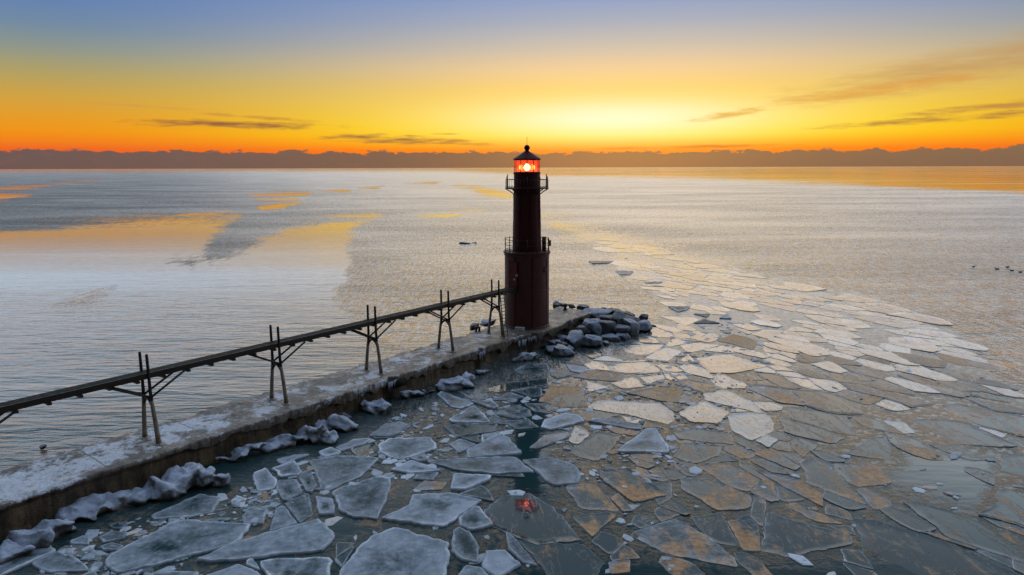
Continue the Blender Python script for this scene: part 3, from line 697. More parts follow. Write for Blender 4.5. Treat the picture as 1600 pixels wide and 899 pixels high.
BOULD = [  # px, py, w, h, z, icy, label
 (925, 514, 34, 28, 0.75, 1, 'large sloped icy boulder against the pier wall right of the lighthouse'),
 (945, 513, 32, 24, 0.80, 0, 'dark flat-topped boulder in the middle of the heap beside the pier'),
 (908, 517, 22, 15, 0.75, 0, 'wedge boulder with a lit edge tight against the pier wall'),
 (901, 533, 30, 25, 0.45, 1, 'rounded ice-glazed boulder low in the heap below the wedge boulder'),
 (928, 536, 29, 19, 0.35, 1, 'humped icy boulder at the waterline in the middle of the heap'),
 (879, 551, 37, 18, 0.25, 1, 'triangular icy boulder set forward of the heap, nearest the floes'),
 (868, 538, 24, 12, 0.30, 1, 'low icy boulder beside the pier foot behind the triangular one'),
 (986, 512, 28, 26, 0.70, 1, 'tall rounded boulder at the right end of the heap'),
 (969, 518, 24, 18, 0.60, 0, 'dark boulder half behind the tall rounded one'),
 (971, 526, 25, 13, 0.30, 1, 'ice-capped low boulder at the waterline before the tall rounded one'),
 (950, 529, 29, 11, 0.22, 1, 'long ice-covered ledge boulder at the waterline of the heap'),
 (1002, 510, 26, 17, 0.45, 1, 'smooth grey boulder at the far right of the heap'),
 (1005, 499, 15, 15, 0.75, 0, 'small pointed boulder standing up at the far right end'),
 (983, 501, 28, 12, 0.85, 0, 'flat dark boulder behind the tall rounded one'),
 (964, 505, 22, 25, 0.90, 0, 'leaning boulder with a bright edge in the upper heap'),
 (946, 500, 25, 13, 1.00, 0, 'low dark boulder just below the flat slab at the pier corner'),
 (933, 493, 37, 15, 1.15, 1, 'pale frosted slab boulder on the pier corner at the top of the heap'),
 (955, 489, 28, 13, 1.05, 0, 'dark boulder on the crest of the heap behind the frosted slab'),
 (967, 492, 28, 12, 0.95, 0, 'broad dark boulder on the crest, right of the frosted slab'),
 (982, 493, 22, 9, 0.75, 0, 'low flat boulder at the right end of the crest'),
 (944, 485, 12, 8, 1.25, 0, 'small black pointed boulder on the crest at the pier end'),
 (1021, 510, 9, 4, 0.05, 0, 'tiny dark rock awash beyond the right end of the heap'),
 (947, 537, 10, 7, 0.15, 1, 'small pale stone at the waterline below the ledge boulder'),
 (869, 477, 12, 9, 1.55, 0, 'dark rock on the far edge of the pier right of the tower'),
 (880, 478, 14, 5, 1.5, 0, 'flat dark rock on the far pier edge behind the bollard'),
 (893, 479, 9, 7, 1.5, 0, 'small rock on the far pier edge just right of the bollard'),
 (911, 481, 21, 9, 1.5, 0, 'long dark rock at the far end of the pier edge'),
 (742, 511, 16, 9, 0.75, 0, 'dark angular rock behind the pier left of the lighthouse'),
 (761, 506, 24, 11, 0.9, 1, 'frosted rock behind the pier touching the left of the last trestle'),
 (66, 699, 11, 6, 0.15, 0, 'lone dark rock in the water behind the pier at far left'),
 (890, 545, 10, 7, 0.15, 1, 'small icy stone wedged beside the triangular boulder')]
for i, (px, py, wd, ht, z, icy, lab) in enumerate(BOULD):
    p = at(px, py, z); k = depth(p) / FPX
    rx = wd * k * 0.80; rz = max(ht * k * 0.86, 0.1); ry = max(min(rx, rz * 1.4), rx * 0.7)
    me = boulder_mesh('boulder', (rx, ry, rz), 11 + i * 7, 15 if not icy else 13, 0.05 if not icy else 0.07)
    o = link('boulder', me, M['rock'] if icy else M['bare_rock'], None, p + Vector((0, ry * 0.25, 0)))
    o.rotation_euler = (random.uniform(-.15, .15), random.uniform(-.25, .25), random.uniform(-0.4, 0.4))
    tag(o, lab, 'boulder', 'ice-glazed boulders around the pier end' if i < 27 else 'rocks behind the pier')
# hidden fill so the heap has a body
for k in range(34):
    s = random.uniform(43.5, 56.2); n = random.uniform(-0.1, 2.5 - 0.10 * abs(s - 51)); 
    if s > 53.0: n = random.uniform(-3.4, 2.4)
    me = boulder_mesh('boulder', (random.uniform(.5, .9), random.uniform(.5, .8), random.uniform(.35, .6)), 300 + k, 9, 0.1, 3)
    o = link('boulder', me, M['bare_rock'] if k % 3 else M['rock'], None, pp(s, n, random.uniform(0.0, 0.35)))
    o.rotation_euler = (0, 0, random.uniform(0, 6))
    tag(o, 'half-hidden dark boulder showing in a gap of the heap at the pier end', 'boulder', 'boulders filling the gaps of the heap')

def lump(name, blobs, seed, mat, label, cat, group, vox=0.07):
    """one continuous lump of shore ice grown from overlapping blobs (world coords)"""
    bm = bmesh.new(); c0 = Vector(blobs[0][0])
    for k, (c, r) in enumerate(blobs):
        m = Matrix.Translation(Vector(c) - c0) @ Matrix.Diagonal((r[0], r[1], r[2], 1))
        tb = bmesh.new(); bmesh.ops.create_icosphere(tb, subdivisions=3, radius=1.0); rn_ = random.Random(seed * 31 + k)
        for _ in range(9):
            nn_ = Vector((rn_.gauss(0, 1), rn_.gauss(0, 1), rn_.gauss(0, .8))).normalized(); d_ = rn_.uniform(0.42, 0.72)
            for v in tb.verts:
                e_ = v.co.dot(nn_) - d_
                if e_ > 0: v.co -= nn_ * e_ * 0.95
        tm = bpy.data.meshes.new('t'); tb.transform(m @ Matrix.Scale(1.28, 4)); tb.to_mesh(tm); tb.free(); bm.from_mesh(tm); bpy.data.meshes.remove(tm)
    off = Vector((seed * 2.3, seed * 5.1, 0))
    for v in bm.verts:
        q = v.co + c0
        v.co += Vector((fbm(q * 1.3 + off), fbm(q * 1.3 + off + Vector((9, 0, 0))), fbm(q * 1.5 + off + Vector((0, 9, 0))))) * 0.26
    o = finish(bm, name, mat, None, c0, smooth=True)
    r = o.modifiers.new('merge', 'REMESH'); r.mode = 'VOXEL'; r.voxel_size = vox; r.use_smooth_shade = True
    s = o.modifiers.new('soften', 'SMOOTH'); s.factor = 0.5; s.iterations = 2
    tx = bpy.data.textures.new('ice_relief', 'CLOUDS'); tx.noise_scale = 0.28; tx.noise_depth = 3
    d = o.modifiers.new('relief', 'DISPLACE'); d.texture = tx; d.strength = 0.10; d.mid_level = 0.5; d.texture_coords = 'GLOBAL'
    tag(o, label, cat, group)
def blobs_px(items):
    out = []
    for (px, py, wd, ht, z) in items:
        p = at(px, py, z); k = depth(p) / FPX
        rz = ht * k * 0.55; out.append((p, (wd * k * 0.55, max(rz * 1.1, wd * k * 0.34), rz)))
    return out
LUMPS = [
 ([(10, 868, 60, 34, 0.15), (45, 848, 60, 36, 0.2), (82, 828, 56, 34, 0.22), (60, 838, 70, 26, 0.15), (98, 826, 22, 18, 0.2)], 'jagged bank of shore ice at the pier foot in the lower left corner'),
 ([(108, 806, 50, 18, 0.2), (145, 794, 60, 22, 0.2), (180, 786, 56, 24, 0.2), (132, 802, 60, 16, 0.15)], 'low ridge of shore ice at the pier foot, second from the left'),
 ([(212, 776, 46, 22, 0.2), (245, 764, 56, 34, 0.3), (280, 752, 58, 38, 0.35), (303, 742, 34, 38, 0.5), (325, 750, 40, 22, 0.3), (350, 750, 26, 18, 0.3), (265, 768, 60, 20, 0.15)], 'large white shore ice mass with a peak and a knob reaching right'),
 ([(352, 716, 26, 7, 0.25), (378, 708, 36, 10, 0.3), (400, 702, 26, 12, 0.35)], 'thin white tongue of ice lying along the pier foot above the peaked mass'),
 ([(418, 700, 34, 18, 0.15), (446, 690, 40, 24, 0.2), (476, 683, 44, 26, 0.25), (500, 682, 32, 28, 0.3), (516, 688, 26, 18, 0.1)], 'long rounded shore ice mound under the second trestle from the left'),
 ([(508, 668, 36, 18, 0.2), (532, 664, 40, 22, 0.25), (550, 668, 24, 16, 0.15)], 'smooth shore ice mound with a dark slab standing on it'),
 ([(574, 636, 20, 16, 0.2), (588, 633, 22, 20, 0.3), (600, 636, 14, 16, 0.3), (584, 642, 40, 8, 0.05)], 'horned pale chunk of shore ice below the broken drain pipe'),
 ([(632, 619, 22, 12, 0.15), (648, 616, 26, 14, 0.2)], 'small icy mound just right of the horned chunk'),
 ([(664, 612, 16, 5, 0.06), (672, 611, 16, 5, 0.06)], 'flat white cake of ice between two mounds at the pier foot'),
 ([(694, 606, 26, 16, 0.15), (712, 603, 34, 20, 0.25), (728, 592, 20, 12, 0.35), (726, 603, 30, 14, 0.2), (702, 610, 30, 10, 0.05)], 'pile of rounded ice heads under the fourth trestle from the left'),
 ([(752, 582, 12, 8, 0.12), (760, 580, 12, 8, 0.12)], 'small knob of shore ice midway between the ice heads and the tower'),
 ([(806, 563, 20, 10, 0.1), (820, 559, 22, 14, 0.2), (834, 557, 14, 8, 0.2)], 'pale ice hump at the pier foot directly below the lighthouse'),
 ([(728, 380, 18, 4, 0.1), (722, 380, 12, 3, 0.1), (739, 380, 10, 2, 0.05)], 'lone hump of ice out in the lake left of the tower')]
for i, (it, lab) in enumerate(LUMPS):
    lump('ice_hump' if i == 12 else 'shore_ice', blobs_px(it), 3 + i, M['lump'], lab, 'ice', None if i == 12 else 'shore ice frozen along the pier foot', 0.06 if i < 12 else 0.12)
# dark slab on the mound
p = at(540, 652, 0.55)
me = boulder_mesh('rock_slab', (0.62, 0.32, 0.30), 77, 10, 0.08)
o = link('rock_slab', me, M['bare_rock'], None, p); o.rotation_euler = (0.2, 0.45, 0.3)
tag(o, 'dark rock slab standing tilted on a smooth shore ice mound', 'rock')

# ------------------------------------------------------------------ ice floes
# short name, extra words, photo outline, style
FL = [
('big six-sided frosted floe', 'at the bottom edge', [(528, 899), (556, 855), (580, 835), (617, 822), (703, 847), (699, 899), (690, 935), (515, 935)], 'F'),
('kite-shaped floe with white right rim', 'left of the diamond floe', [(517, 767), (585, 745), (611, 744), (610, 765), (590, 810), (552, 809), (530, 796)], 'F'),
('diamond floe with raised white rim', 'behind the big six-sided floe', [(591, 810), (638, 790), (643, 773), (706, 770), (754, 780), (693, 822)], 'F'),
('frosted triangle cut by the bottom edge', 'left of the big six-sided floe', [(400, 874), (517, 870), (521, 876), (512, 900), (498, 935), (440, 935)], 'F'),
('blunt frosted point at the bottom edge', 'left of the frosted triangle', [(317, 899), (372, 879), (395, 888), (410, 899), (425, 935), (310, 935)], 'F'),
('long grey wedge floe', 'above the bottom edge left of centre', [(303, 876), (360, 850), (407, 835), (497, 810), (505, 816), (522, 840), (505, 860), (450, 866), (325, 878)], 'G'),
('small clear triangle', 'between the grey wedge and the big six-sided floe', [(525, 847), (559, 847), (525, 870)], 'C'),
('long pale blade floe', 'below the peaked shore ice', [(162, 875), (207, 847), (270, 816), (300, 812), (393, 818), (370, 848), (265, 877), (182, 897)], 'F'),
('thin frosted strip', 'on the bottom edge below the pale blade floe', [(235, 897), (290, 892), (310, 894), (300, 912), (240, 912)], 'F'),
('slushy grey mound floe', 'just right of the peaked shore ice', [(236, 805), (275, 787), (315, 771), (347, 777), (332, 800), (300, 807), (240, 812)], 'G'),
('speckled slush floe', 'in the lower left corner', [(47, 880), (87, 862), (120, 870), (140, 890), (75, 896)], 'G'),
('small white five-sided cake', 'at lower left before the shore ice', [(108, 845), (130, 836), (141, 840), (139, 850), (110, 849)], 'F'),
('small mottled cake', 'left of the pale blade floe', [(152, 839), (170, 830), (200, 830), (195, 840), (160, 847)], 'G'),
('tiny pale diamond cake', 'in dark water below the low shore ridge', [(170, 820), (185, 814), (197, 821), (190, 825), (175, 825)], 'F'),
('small crumbly cake', 'touching the tip of the pale blade floe', [(155, 854), (175, 847), (195, 852), (185, 860), (162, 860)], 'G'),
('big mottled grey floe', 'behind the kite-shaped floe', [(481, 720), (520, 713), (583, 713), (593, 716), (566, 743), (513, 766), (500, 763), (493, 743)], 'G'),
('rounded pale floe', 'beside the big mottled grey floe', [(590, 695), (606, 685), (674, 683), (683, 700), (626, 718), (606, 713), (593, 705)], 'F'),
('flat pale triangle', 'in front of the rounded pale floe', [(608, 733), (643, 718), (691, 735), (639, 739)], 'F'),
('small tan floe', 'behind the diamond floe', [(648, 763), (663, 751), (699, 753), (690, 765), (656, 766)], 'S'),
('blunt cream floe', 'right of the small tan floe', [(708, 740), (767, 743), (766, 748), (726, 765), (704, 764)], 'F'),
('long pale shard', 'in front of the leaning triangle', [(666, 720), (719, 715), (806, 713), (836, 737), (772, 739), (713, 733)], 'F'),
('leaning frosted triangle', 'in the tower reflection', [(728, 703), (784, 678), (796, 685), (817, 708), (729, 716)], 'F'),
('narrow pale sliver', 'beside the long rounded shore ice mound', [(523, 700), (553, 686), (580, 685), (570, 693), (533, 704)], 'F'),
('narrow dark sliver', 'in shadow at the pier foot', [(430, 718), (460, 710), (485, 709), (440, 725)], 'F'),
('upper frosted triangle', 'midway between the pier and the tower reflection', [(701, 655), (741, 633), (768, 661), (708, 659)], 'F'),
('ragged slush floe', 'just in front of the upper frosted triangle', [(693, 667), (716, 660), (779, 663), (776, 675), (713, 683)], 'G'),
('crusted grey floe', 'behind the rounded pale floe', [(576, 681), (600, 662), (626, 657), (643, 665), (613, 681)], 'G'),
('mauve rounded floe', 'right of the upper frosted triangle', [(769, 643), (809, 632), (827, 640), (832, 650), (806, 655), (776, 648)], 'D'),
('mauve four-sided floe', 'in front of the mauve rounded floe', [(787, 657), (826, 655), (844, 668), (806, 670)], 'D'),
('mauve leaf floe', 'on the right edge of the tower reflection', [(819, 630), (850, 630), (880, 637), (857, 646), (835, 642)], 'D'),
('pale tongue floe', 'right of the mauve four-sided floe', [(845, 667), (849, 656), (884, 645), (903, 648), (915, 657), (860, 671)], 'F'),
('slanting pale lozenge', 'in front of the pale tongue floe', [(827, 700), (850, 680), (895, 671), (890, 682), (838, 702)], 'D'),
('shadowed floe', 'at the pier foot just below the tower', [(802, 579), (822, 569), (856, 568), (858, 583), (815, 584)], 'D'),
('long mauve plank floe', 'with a white left end in the tower shadow', [(756, 606), (775, 600), (856, 591), (856, 600), (775, 614), (760, 612)], 'D'),
('dark mauve trapezoid', 'in front of the mauve plank floe', [(801, 611), (825, 606), (846, 606), (847, 619), (832, 620)], 'D'),
('thin mauve arrowhead', 'left of the dark mauve trapezoid', [(769, 624), (797, 612), (820, 620), (785, 625)], 'D'),
('slim grey floe', 'behind the upper frosted triangle', [(735, 626), (770, 626), (780, 635), (772, 639)], 'F'),
('bright bluish floe', 'just in front of the boulder heap', [(973, 539), (1039, 539), (1028, 549), (1004, 557), (980, 552)], 'W'),
('pale lozenge', 'touching the bright bluish floe', [(1004, 560), (1039, 543), (1068, 549), (1042, 564)], 'W'),
('peach four-sided floe', 'right of the bright bluish floe', [(1059, 540), (1087, 535), (1127, 539), (1078, 552)], 'W'),
('small pale triangle', 'left of the pale lozenge', [(924, 563), (945, 555), (978, 564), (964, 565)], 'W'),
('long peach floe', 'in front of the pale lozenge', [(951, 573), (970, 567), (1012, 565), (1036, 579), (1028, 583), (964, 583)], 'W'),
('glow-tinted flat floe', 'left of the long peach floe', [(890, 588), (930, 578), (980, 583), (972, 596), (920, 593)], 'S'),
('small pale parallelogram', 'in front of the glow-tinted flat floe', [(953, 599), (990, 588), (1008, 604), (972, 608)], 'W'),
('small peach shield floe', 'right of the pale parallelogram', [(999, 590), (1036, 585), (1039, 592), (1012, 600)], 'W'),
('white right-angled triangle', 'at the corner of the dark glow-tinted floe', [(916, 596), (955, 605), (919, 613)], 'W'),
('two-tone brown and white floe', 'behind the large cream floe', [(978, 614), (1023, 605), (1064, 603), (1068, 612), (1060, 629), (1034, 627), (991, 617)], 'S'),
('large cream floe', 'in the middle of the pack', [(915, 637), (937, 624), (1034, 629), (1060, 657), (1044, 663), (980, 648)], 'W'),
('dark glow-tinted square floe', 'left of the large cream floe', [(841, 627), (863, 603), (911, 605), (912, 637), (873, 635)], 'S'),
('slim mauve strip', 'in front of the large cream floe', [(919, 657), (954, 651), (1004, 664), (1002, 670), (980, 668)], 'F'),
('mauve tooth-shaped floe', 'with a straight pale lower edge', [(962, 706), (1010, 668), (1026, 668), (1049, 707)], 'F'),
('clear grey floe', 'left of the tooth-shaped floe', [(891, 704), (932, 675), (975, 680), (935, 723), (897, 712)], 'C'),
('crinkle-edged floe', 'right of the tooth-shaped floe', [(1050, 715), (1068, 692), (1130, 696), (1127, 710), (1090, 723)], 'C'),
('bluish flat floe', 'behind the crinkle-edged floe', [(1052, 675), (1087, 668), (1148, 680), (1147, 695), (1060, 686)], 'C'),
('large pale sheet floe', 'beyond the long peach floe', [(1084, 560), (1135, 553), (1199, 572), (1146, 584), (1108, 583)], 'W'),
('round cream floe', 'right of the large cream floe', [(1058, 645), (1100, 624), (1138, 643), (1127, 661), (1076, 659)], 'W'),
('broad grey-cream floe', 'right of the round cream floe', [(1138, 645), (1194, 643), (1215, 670), (1175, 691), (1140, 672)], 'W'),
('long glassy floe', 'behind the shield of tan ice', [(1232, 635), (1320, 650), (1336, 682), (1300, 675), (1230, 652)], 'C'),
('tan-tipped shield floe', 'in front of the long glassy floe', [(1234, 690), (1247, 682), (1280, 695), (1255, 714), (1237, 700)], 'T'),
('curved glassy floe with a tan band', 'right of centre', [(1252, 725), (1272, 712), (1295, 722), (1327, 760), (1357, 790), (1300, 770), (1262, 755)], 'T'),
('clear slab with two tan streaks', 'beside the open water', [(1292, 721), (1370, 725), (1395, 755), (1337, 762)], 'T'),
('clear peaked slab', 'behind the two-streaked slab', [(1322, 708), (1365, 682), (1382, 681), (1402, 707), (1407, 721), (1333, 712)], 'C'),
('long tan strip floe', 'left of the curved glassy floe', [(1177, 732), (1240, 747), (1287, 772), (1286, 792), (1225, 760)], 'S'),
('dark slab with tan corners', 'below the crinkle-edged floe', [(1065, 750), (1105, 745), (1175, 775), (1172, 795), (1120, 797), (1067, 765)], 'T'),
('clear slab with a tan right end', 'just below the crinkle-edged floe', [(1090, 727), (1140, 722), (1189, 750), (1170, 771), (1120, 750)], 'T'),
('big clear sheet', 'in the lower right corner', [(1332, 815), (1360, 811), (1412, 825), (1490, 850), (1600, 900), (1630, 945), (1400, 935), (1350, 862)], 'C'),
('long clear sheet', 'running to the right edge below the open water', [(1405, 782), (1430, 781), (1537, 816), (1650, 856), (1650, 895), (1480, 840), (1443, 810)], 'C'),
('square clear floe', 'on the right edge of the open water', [(1559, 725), (1575, 712), (1650, 704), (1650, 765), (1557, 752)], 'C'),
('curved clear floe', 'on the right edge below the square one', [(1567, 760), (1650, 768), (1650, 832), (1528, 805), (1552, 790)], 'C'),
('long glassy tongue', 'behind the open water on the right', [(1418, 662), (1429, 654), (1500, 658), (1600, 700), (1467, 692), (1440, 686)], 'C'),
('wide glassy sheet', 'behind the long glassy tongue', [(1421, 641), (1493, 630), (1610, 654), (1630, 690), (1504, 658)], 'C'),
('slim floe with tan ends', 'left of the big clear sheet', [(1220, 787), (1240, 784), (1320, 820), (1275, 815)], 'T'),
('dark clear sheet', 'left of the big clear sheet near the bottom', [(1198, 799), (1270, 820), (1325, 835), (1330, 850), (1240, 870), (1190, 862)], 'C'),
('rounded clear floe holding the red reflection', 'below the tower reflection', [(757, 800), (786, 773), (826, 772), (860, 790), (900, 830), (908, 845), (840, 853), (780, 828)], 'M'),
('dark clear floe', 'below the floe with the red reflection', [(810, 845), (910, 850), (945, 880), (930, 912), (865, 912), (830, 865)], 'C'),
('clear sheet with a tan right side', 'near the bottom right of centre', [(980, 835), (1055, 810), (1100, 835), (1145, 870), (1150, 885), (1050, 870)], 'T'),
('clear triangle with a tan patch', 'right of the red reflection', [(890, 805), (970, 800), (925, 840)], 'T'),
('tan-streaked clear floe', 'behind the clear triangle', [(880, 760), (930, 755), (972, 800), (910, 795)], 'T'),
('glow-tinted brown floe', 'in front of the tooth-shaped floe', [(935, 733), (985, 732), (1045, 775), (990, 785), (938, 748)], 'S'),
('small clear heart-shaped floe', 'right of the glow-tinted brown floe', [(1010, 757), (1048, 752), (1052, 778), (1030, 790)], 'C'),
('glow-tinted tan floe', 'left of the dark clear sheet', [(1137, 815), (1170, 805), (1187, 825), (1188, 860), (1162, 860)], 'S'),
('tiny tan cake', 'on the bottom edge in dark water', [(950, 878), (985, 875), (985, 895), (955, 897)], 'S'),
('thin grey raft', 'alone in the water beyond the boulders', [(1042, 478), (1078, 479), (1074, 484), (1060, 487)], 'F'),
('grey sliver raft', 'beyond the heap, right of the lone thin raft', [(1083, 490), (1110, 491), (1104, 496)], 'G'),
('standing pointed ice cake', 'beyond the grey sliver raft', [(1123, 497), (1137, 489), (1143, 498)], 'F'),
('grey flat wedge floe', 'in front of the pointed ice cake', [(1083, 505), (1100, 498), (1125, 505)], 'G'),
('bright mirror floe with a dark edge', 'at the far side of the pack', [(1172, 522), (1192, 516), (1228, 516), (1203, 531)], 'W'),
('mirror floe', 'left of the dark-edged mirror floe', [(1142, 506), (1170, 506), (1192, 515), (1170, 517)], 'W'),
('half dark half peach floe', 'behind the peach four-sided floe', [(1120, 532), (1145, 522), (1185, 532), (1178, 546)], 'S'),
('small bright floe', 'between the heap and the peach four-sided floe', [(1052, 521), (1080, 522), (1078, 529), (1055, 528)], 'W'),
('far thin white raft', 'in ruffled water right of the tower', [(920, 408), (958, 408), (952, 411), (925, 412)], 'F'),
('second far raft', 'right of the far thin white raft', [(962, 423), (990, 424), (984, 429), (968, 429)], 'F'),
('third far raft', 'in front of the second far raft', [(1006, 440), (1036, 440), (1028, 443), (1010, 443)], 'F'),
]
STYLE = {  # frost, rim, painted glow amount, top height, rim width
 'F': (0.66, 1.15, 0.0, 0.085, 0.13), 'G': (0.44, 0.5, 0.0, 0.06, 0.15), 'C': (0.09, 0.60, 0.22, 0.016, 0.04), 'D': (0.34, 0.5, 0.05, 0.05, 0.08), 'M': (-0.12, 0.6, 0.0, 0.03, 0.05),  # D: darker frost, with the tower's reflection and shade worked into the ice colour
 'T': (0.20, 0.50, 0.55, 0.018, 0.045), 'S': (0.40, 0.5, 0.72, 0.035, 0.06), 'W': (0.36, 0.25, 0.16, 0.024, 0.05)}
GLOSS = {'F': 0.8, 'G': 0.9, 'C': 1.55, 'M': 1.5, 'D': 1.7, 'T': 1.7, 'S': 1.3, 'W': 3.3}
def clip(poly, n, d):
    out = []; m = len(poly)
    for i in range(m):
        a, b = poly[i], poly[(i + 1) % m]; da = a[0] * n[0] + a[1] * n[1] - d; db = b[0] * n[0] + b[1] * n[1] - d
        if da <= 0: out.append(a)
        if (da < 0 < db) or (db < 0 < da):
            q = da / (da - db); out.append((a[0] + (b[0] - a[0]) * q, a[1] + (b[1] - a[1]) * q))
    return out
def area(p): return 0.5 * sum(p[i][0] * p[(i + 1) % len(p)][1] - p[(i + 1) % len(p)][0] * p[i][1] for i in range(len(p)))
def hull(p):
    p = sorted(set(p)); 
    def half(q):
        h = []
        for a in q:
            while len(h) > 1 and (h[-1][0] - h[-2][0]) * (a[1] - h[-2][1]) - (h[-1][1] - h[-2][1]) * (a[0] - h[-2][0]) <= 0: h.pop()
            h.append(a)
        return h
    lo, up = half(p), half(p[::-1]); return lo[:-1] + up[:-1]
def centroid(p):
    return (sum(q[0] for q in p) / len(p), sum(q[1] for q in p) / len(p))

def floe_data(poly, style, seed, scale=1.0, step=None):
    """vertices, faces and attributes of one floe (outline poly in world metres)"""
    fr, rm, st, top, rw = STYLE[style]; rn = random.Random(seed); rm *= rn.choice((0.25, 0.6, 1.0, 1.0))
    if area(poly) < 0: poly = poly[::-1]
    A = abs(area(poly)); size = math.sqrt(A)
    step = step or max(0.12, size * 0.06); pts = []
    m = len(poly)
    # round the corners a little, then roughen the edge
    rp = []
    for i in range(m):
        p, q, r = Vector(poly[i - 1]), Vector(poly[i]), Vector(poly[(i + 1) % m]); cr = rn.uniform(0.02, 0.12) if style not in 'CWT' else rn.uniform(0.02, 0.22)
        c1, c2 = q + (p - q) * cr, q + (r - q) * cr
        rp += [c1, (c1 + c2) * 0.25 + q * 0.5, c2]
    m = len(rp)
    for i in range(m):
        a, b = rp[i], rp[(i + 1) % m]; L = (b - a).length; k = max(1, int(L / step))
        for j in range(k): pts.append(a.lerp(b, j / k))
    c = sum(pts, Vector((0, 0))) / len(pts); amp = min(0.16, 0.045 * size)
    ring = []
    for p in pts:
        d = (p - c); l = d.length or 1e-3
        e = amp * (fbm((p.x * 0.9 / size * 2, p.y * 0.9 / size * 2, seed)) * 1.1 + 0.55 * fbm((p.x * 2.5, p.y * 2.5, seed + 3)) + 0.35 * fbm((p.x * 6, p.y * 6, seed + 5)))
        ring.append(c + d * (1 + e / l + (0.10 * fbm((p.x * 0.55, p.y * 0.55, seed + 21)) if style in 'CWT' else 0)))
    n = len(ring); V, F_, fa, ra, sa = [], [], [], [], []
    GL = GLOSS[style]; RH = 0.35 if style in 'CWTM' else 1.0
    sdir = rn.uniform(0, 2 * PI); sdx, sdy = math.cos(sdir), math.sin(sdir); soff = rn.uniform(-0.15, 0.35)
    def glow_at(p):  # strength of the painted sky-glow tint at a point of the floe
        if st <= 0: return 0.0
        u = ((p.x - c.x) * sdx + (p.y - c.y) * sdy) / (size * 0.6)
        return st * (0.55 + 0.75 * sm(soff - 0.25, soff + 0.35, u + 0.5 * fbm((p.x * 0.8, p.y * 0.8, seed))))
    frj = fr + rn.uniform(-0.22, 0.14); topj = top * rn.uniform(0.7, 1.35)
    rimside = rn.uniform(0, 2 * PI)
    layers = [(0.0, -0.14, 0, None), (0.0, topj * 0.55, 0.35, None), (0.25, topj, 1.0, 'r'), (0.7, topj, 0.95, 'R'), (1.25, topj * 0.86, 0.25, None)]
    for (ins, z, rimv, tagz) in layers:
        for i, p in enumerate(ring):
            d = c - p; l = d.length or 1e-3; w_ = min(rw * ins, l * 0.3)
            q = p + d * (w_ / l)
            side = 0.45 + 0.55 * max(0, math.cos(math.atan2(p.y - c.y, p.x - c.x) - rimside))
            zz = z
            rv = rimv * rm * (0.4 + 0.6 * sm(-0.25, 0.35, fbm((p.x * 1.1, p.y * 1.1, seed + 9)))) * (0.5 + side * 0.5)
            if tagz: zz += max(0, RH * rw * (0.22 if tagz == 'r' else 0.40) * side * (0.35 + 0.9 * fbm((q.x * 2.2, q.y * 2.2, seed + 1)) + 0.5 * fbm((q.x * 7, q.y * 7, seed))))
            V.append((q.x, q.y, zz)); ra.append(rv); fa.append(frj + 0.12 * (1 - ins)); sa.append(glow_at(q) * (0.5 if tagz else 1))
    fracs = [0.22, 0.45, 0.68, 0.88]
    base = len(layers) - 1
    nl = len(layers)
    wl = [Vector(V[base * n + i][:2]) for i in range(n)]
    for fr_ in fracs:
        for i in range(n):
            q = wl[i].lerp(c, fr_); V.append((q.x, q.y, topj * (0.84 + 0.05 * fbm((q.x, q.y, seed))))); ra.append(0.0)
            inner = frj - (0.50 if style in 'F' else 0.2) * sm(0.1, 0.9, fr_) * (0.5 + 0.9 * fbm((q.x * 0.8, q.y * 0.8, seed + 2)))
            fa.append(inner); sa.append(glow_at(q))
    V.append((c.x, c.y, topj * 0.85)); ra.append(0); fa.append(frj - 0.15); sa.append(glow_at(c))
    tot = nl + len(fracs)
    for L_ in range(tot - 1):
        for i in range(n):
            j = (i + 1) % n; F_.append((L_ * n + i, L_ * n + j, (L_ + 1) * n + j, (L_ + 1) * n + i))
    ci = len(V) - 1
    for i in range(n): F_.append(((tot - 1) * n + i, (tot - 1) * n + (i + 1) % n, ci))
    return V, F_, fa, ra, sa, [GL] * len(V)
def mesh_from(name, V, F_, fa, ra, sa, ga, org):
    me = bpy.data.meshes.new(name)
    me.from_pydata([(v[0] - org[0], v[1] - org[1], v[2]) for v in V], [], F_)
    for nm, arr in (('frost', fa), ('rim', ra), ('glow_tint', sa), ('gloss', ga)):
        a_ = me.attributes.new(nm, 'FLOAT', 'POINT'); a_.data.foreach_set('value', np.array(arr, np.float32))
    me.polygons.foreach_set('use_smooth', [True] * len(me.polygons)); me.update()
    return me
rn_t = random.Random(77)
def add_floe(poly, style, seed, label, group, name='ice_floe', dz=0.0):
    dat = floe_data(poly, style, seed)
    c = centroid(poly); o = link(name, mesh_from(name, *dat, c), M['floe'], None, (c[0], c[1], dz)); tl = 0.0 if style == 'M' else 0.006; o.rotation_euler = (rn_t.gauss(0, tl), rn_t.gauss(0, tl), 0)
    tag(o, label, 'ice floe', group); return o
GROUP = 'broken ice floes crowding the water around the pier end'
traced = []; used = set()
for i, (short, extra, outl, style) in enumerate(FL):
    poly = [tuple(at(x, y, STYLE[style][3])[:2]) for x, y in outl]
    if area(poly) < 0: poly = poly[::-1]
    add_floe(poly, style, 100 + i, short + ' ' + extra, GROUP); used.add(short + ' ' + extra)
    traced.append((hull([tuple(p) for p in poly]), short, style, centroid(poly)))

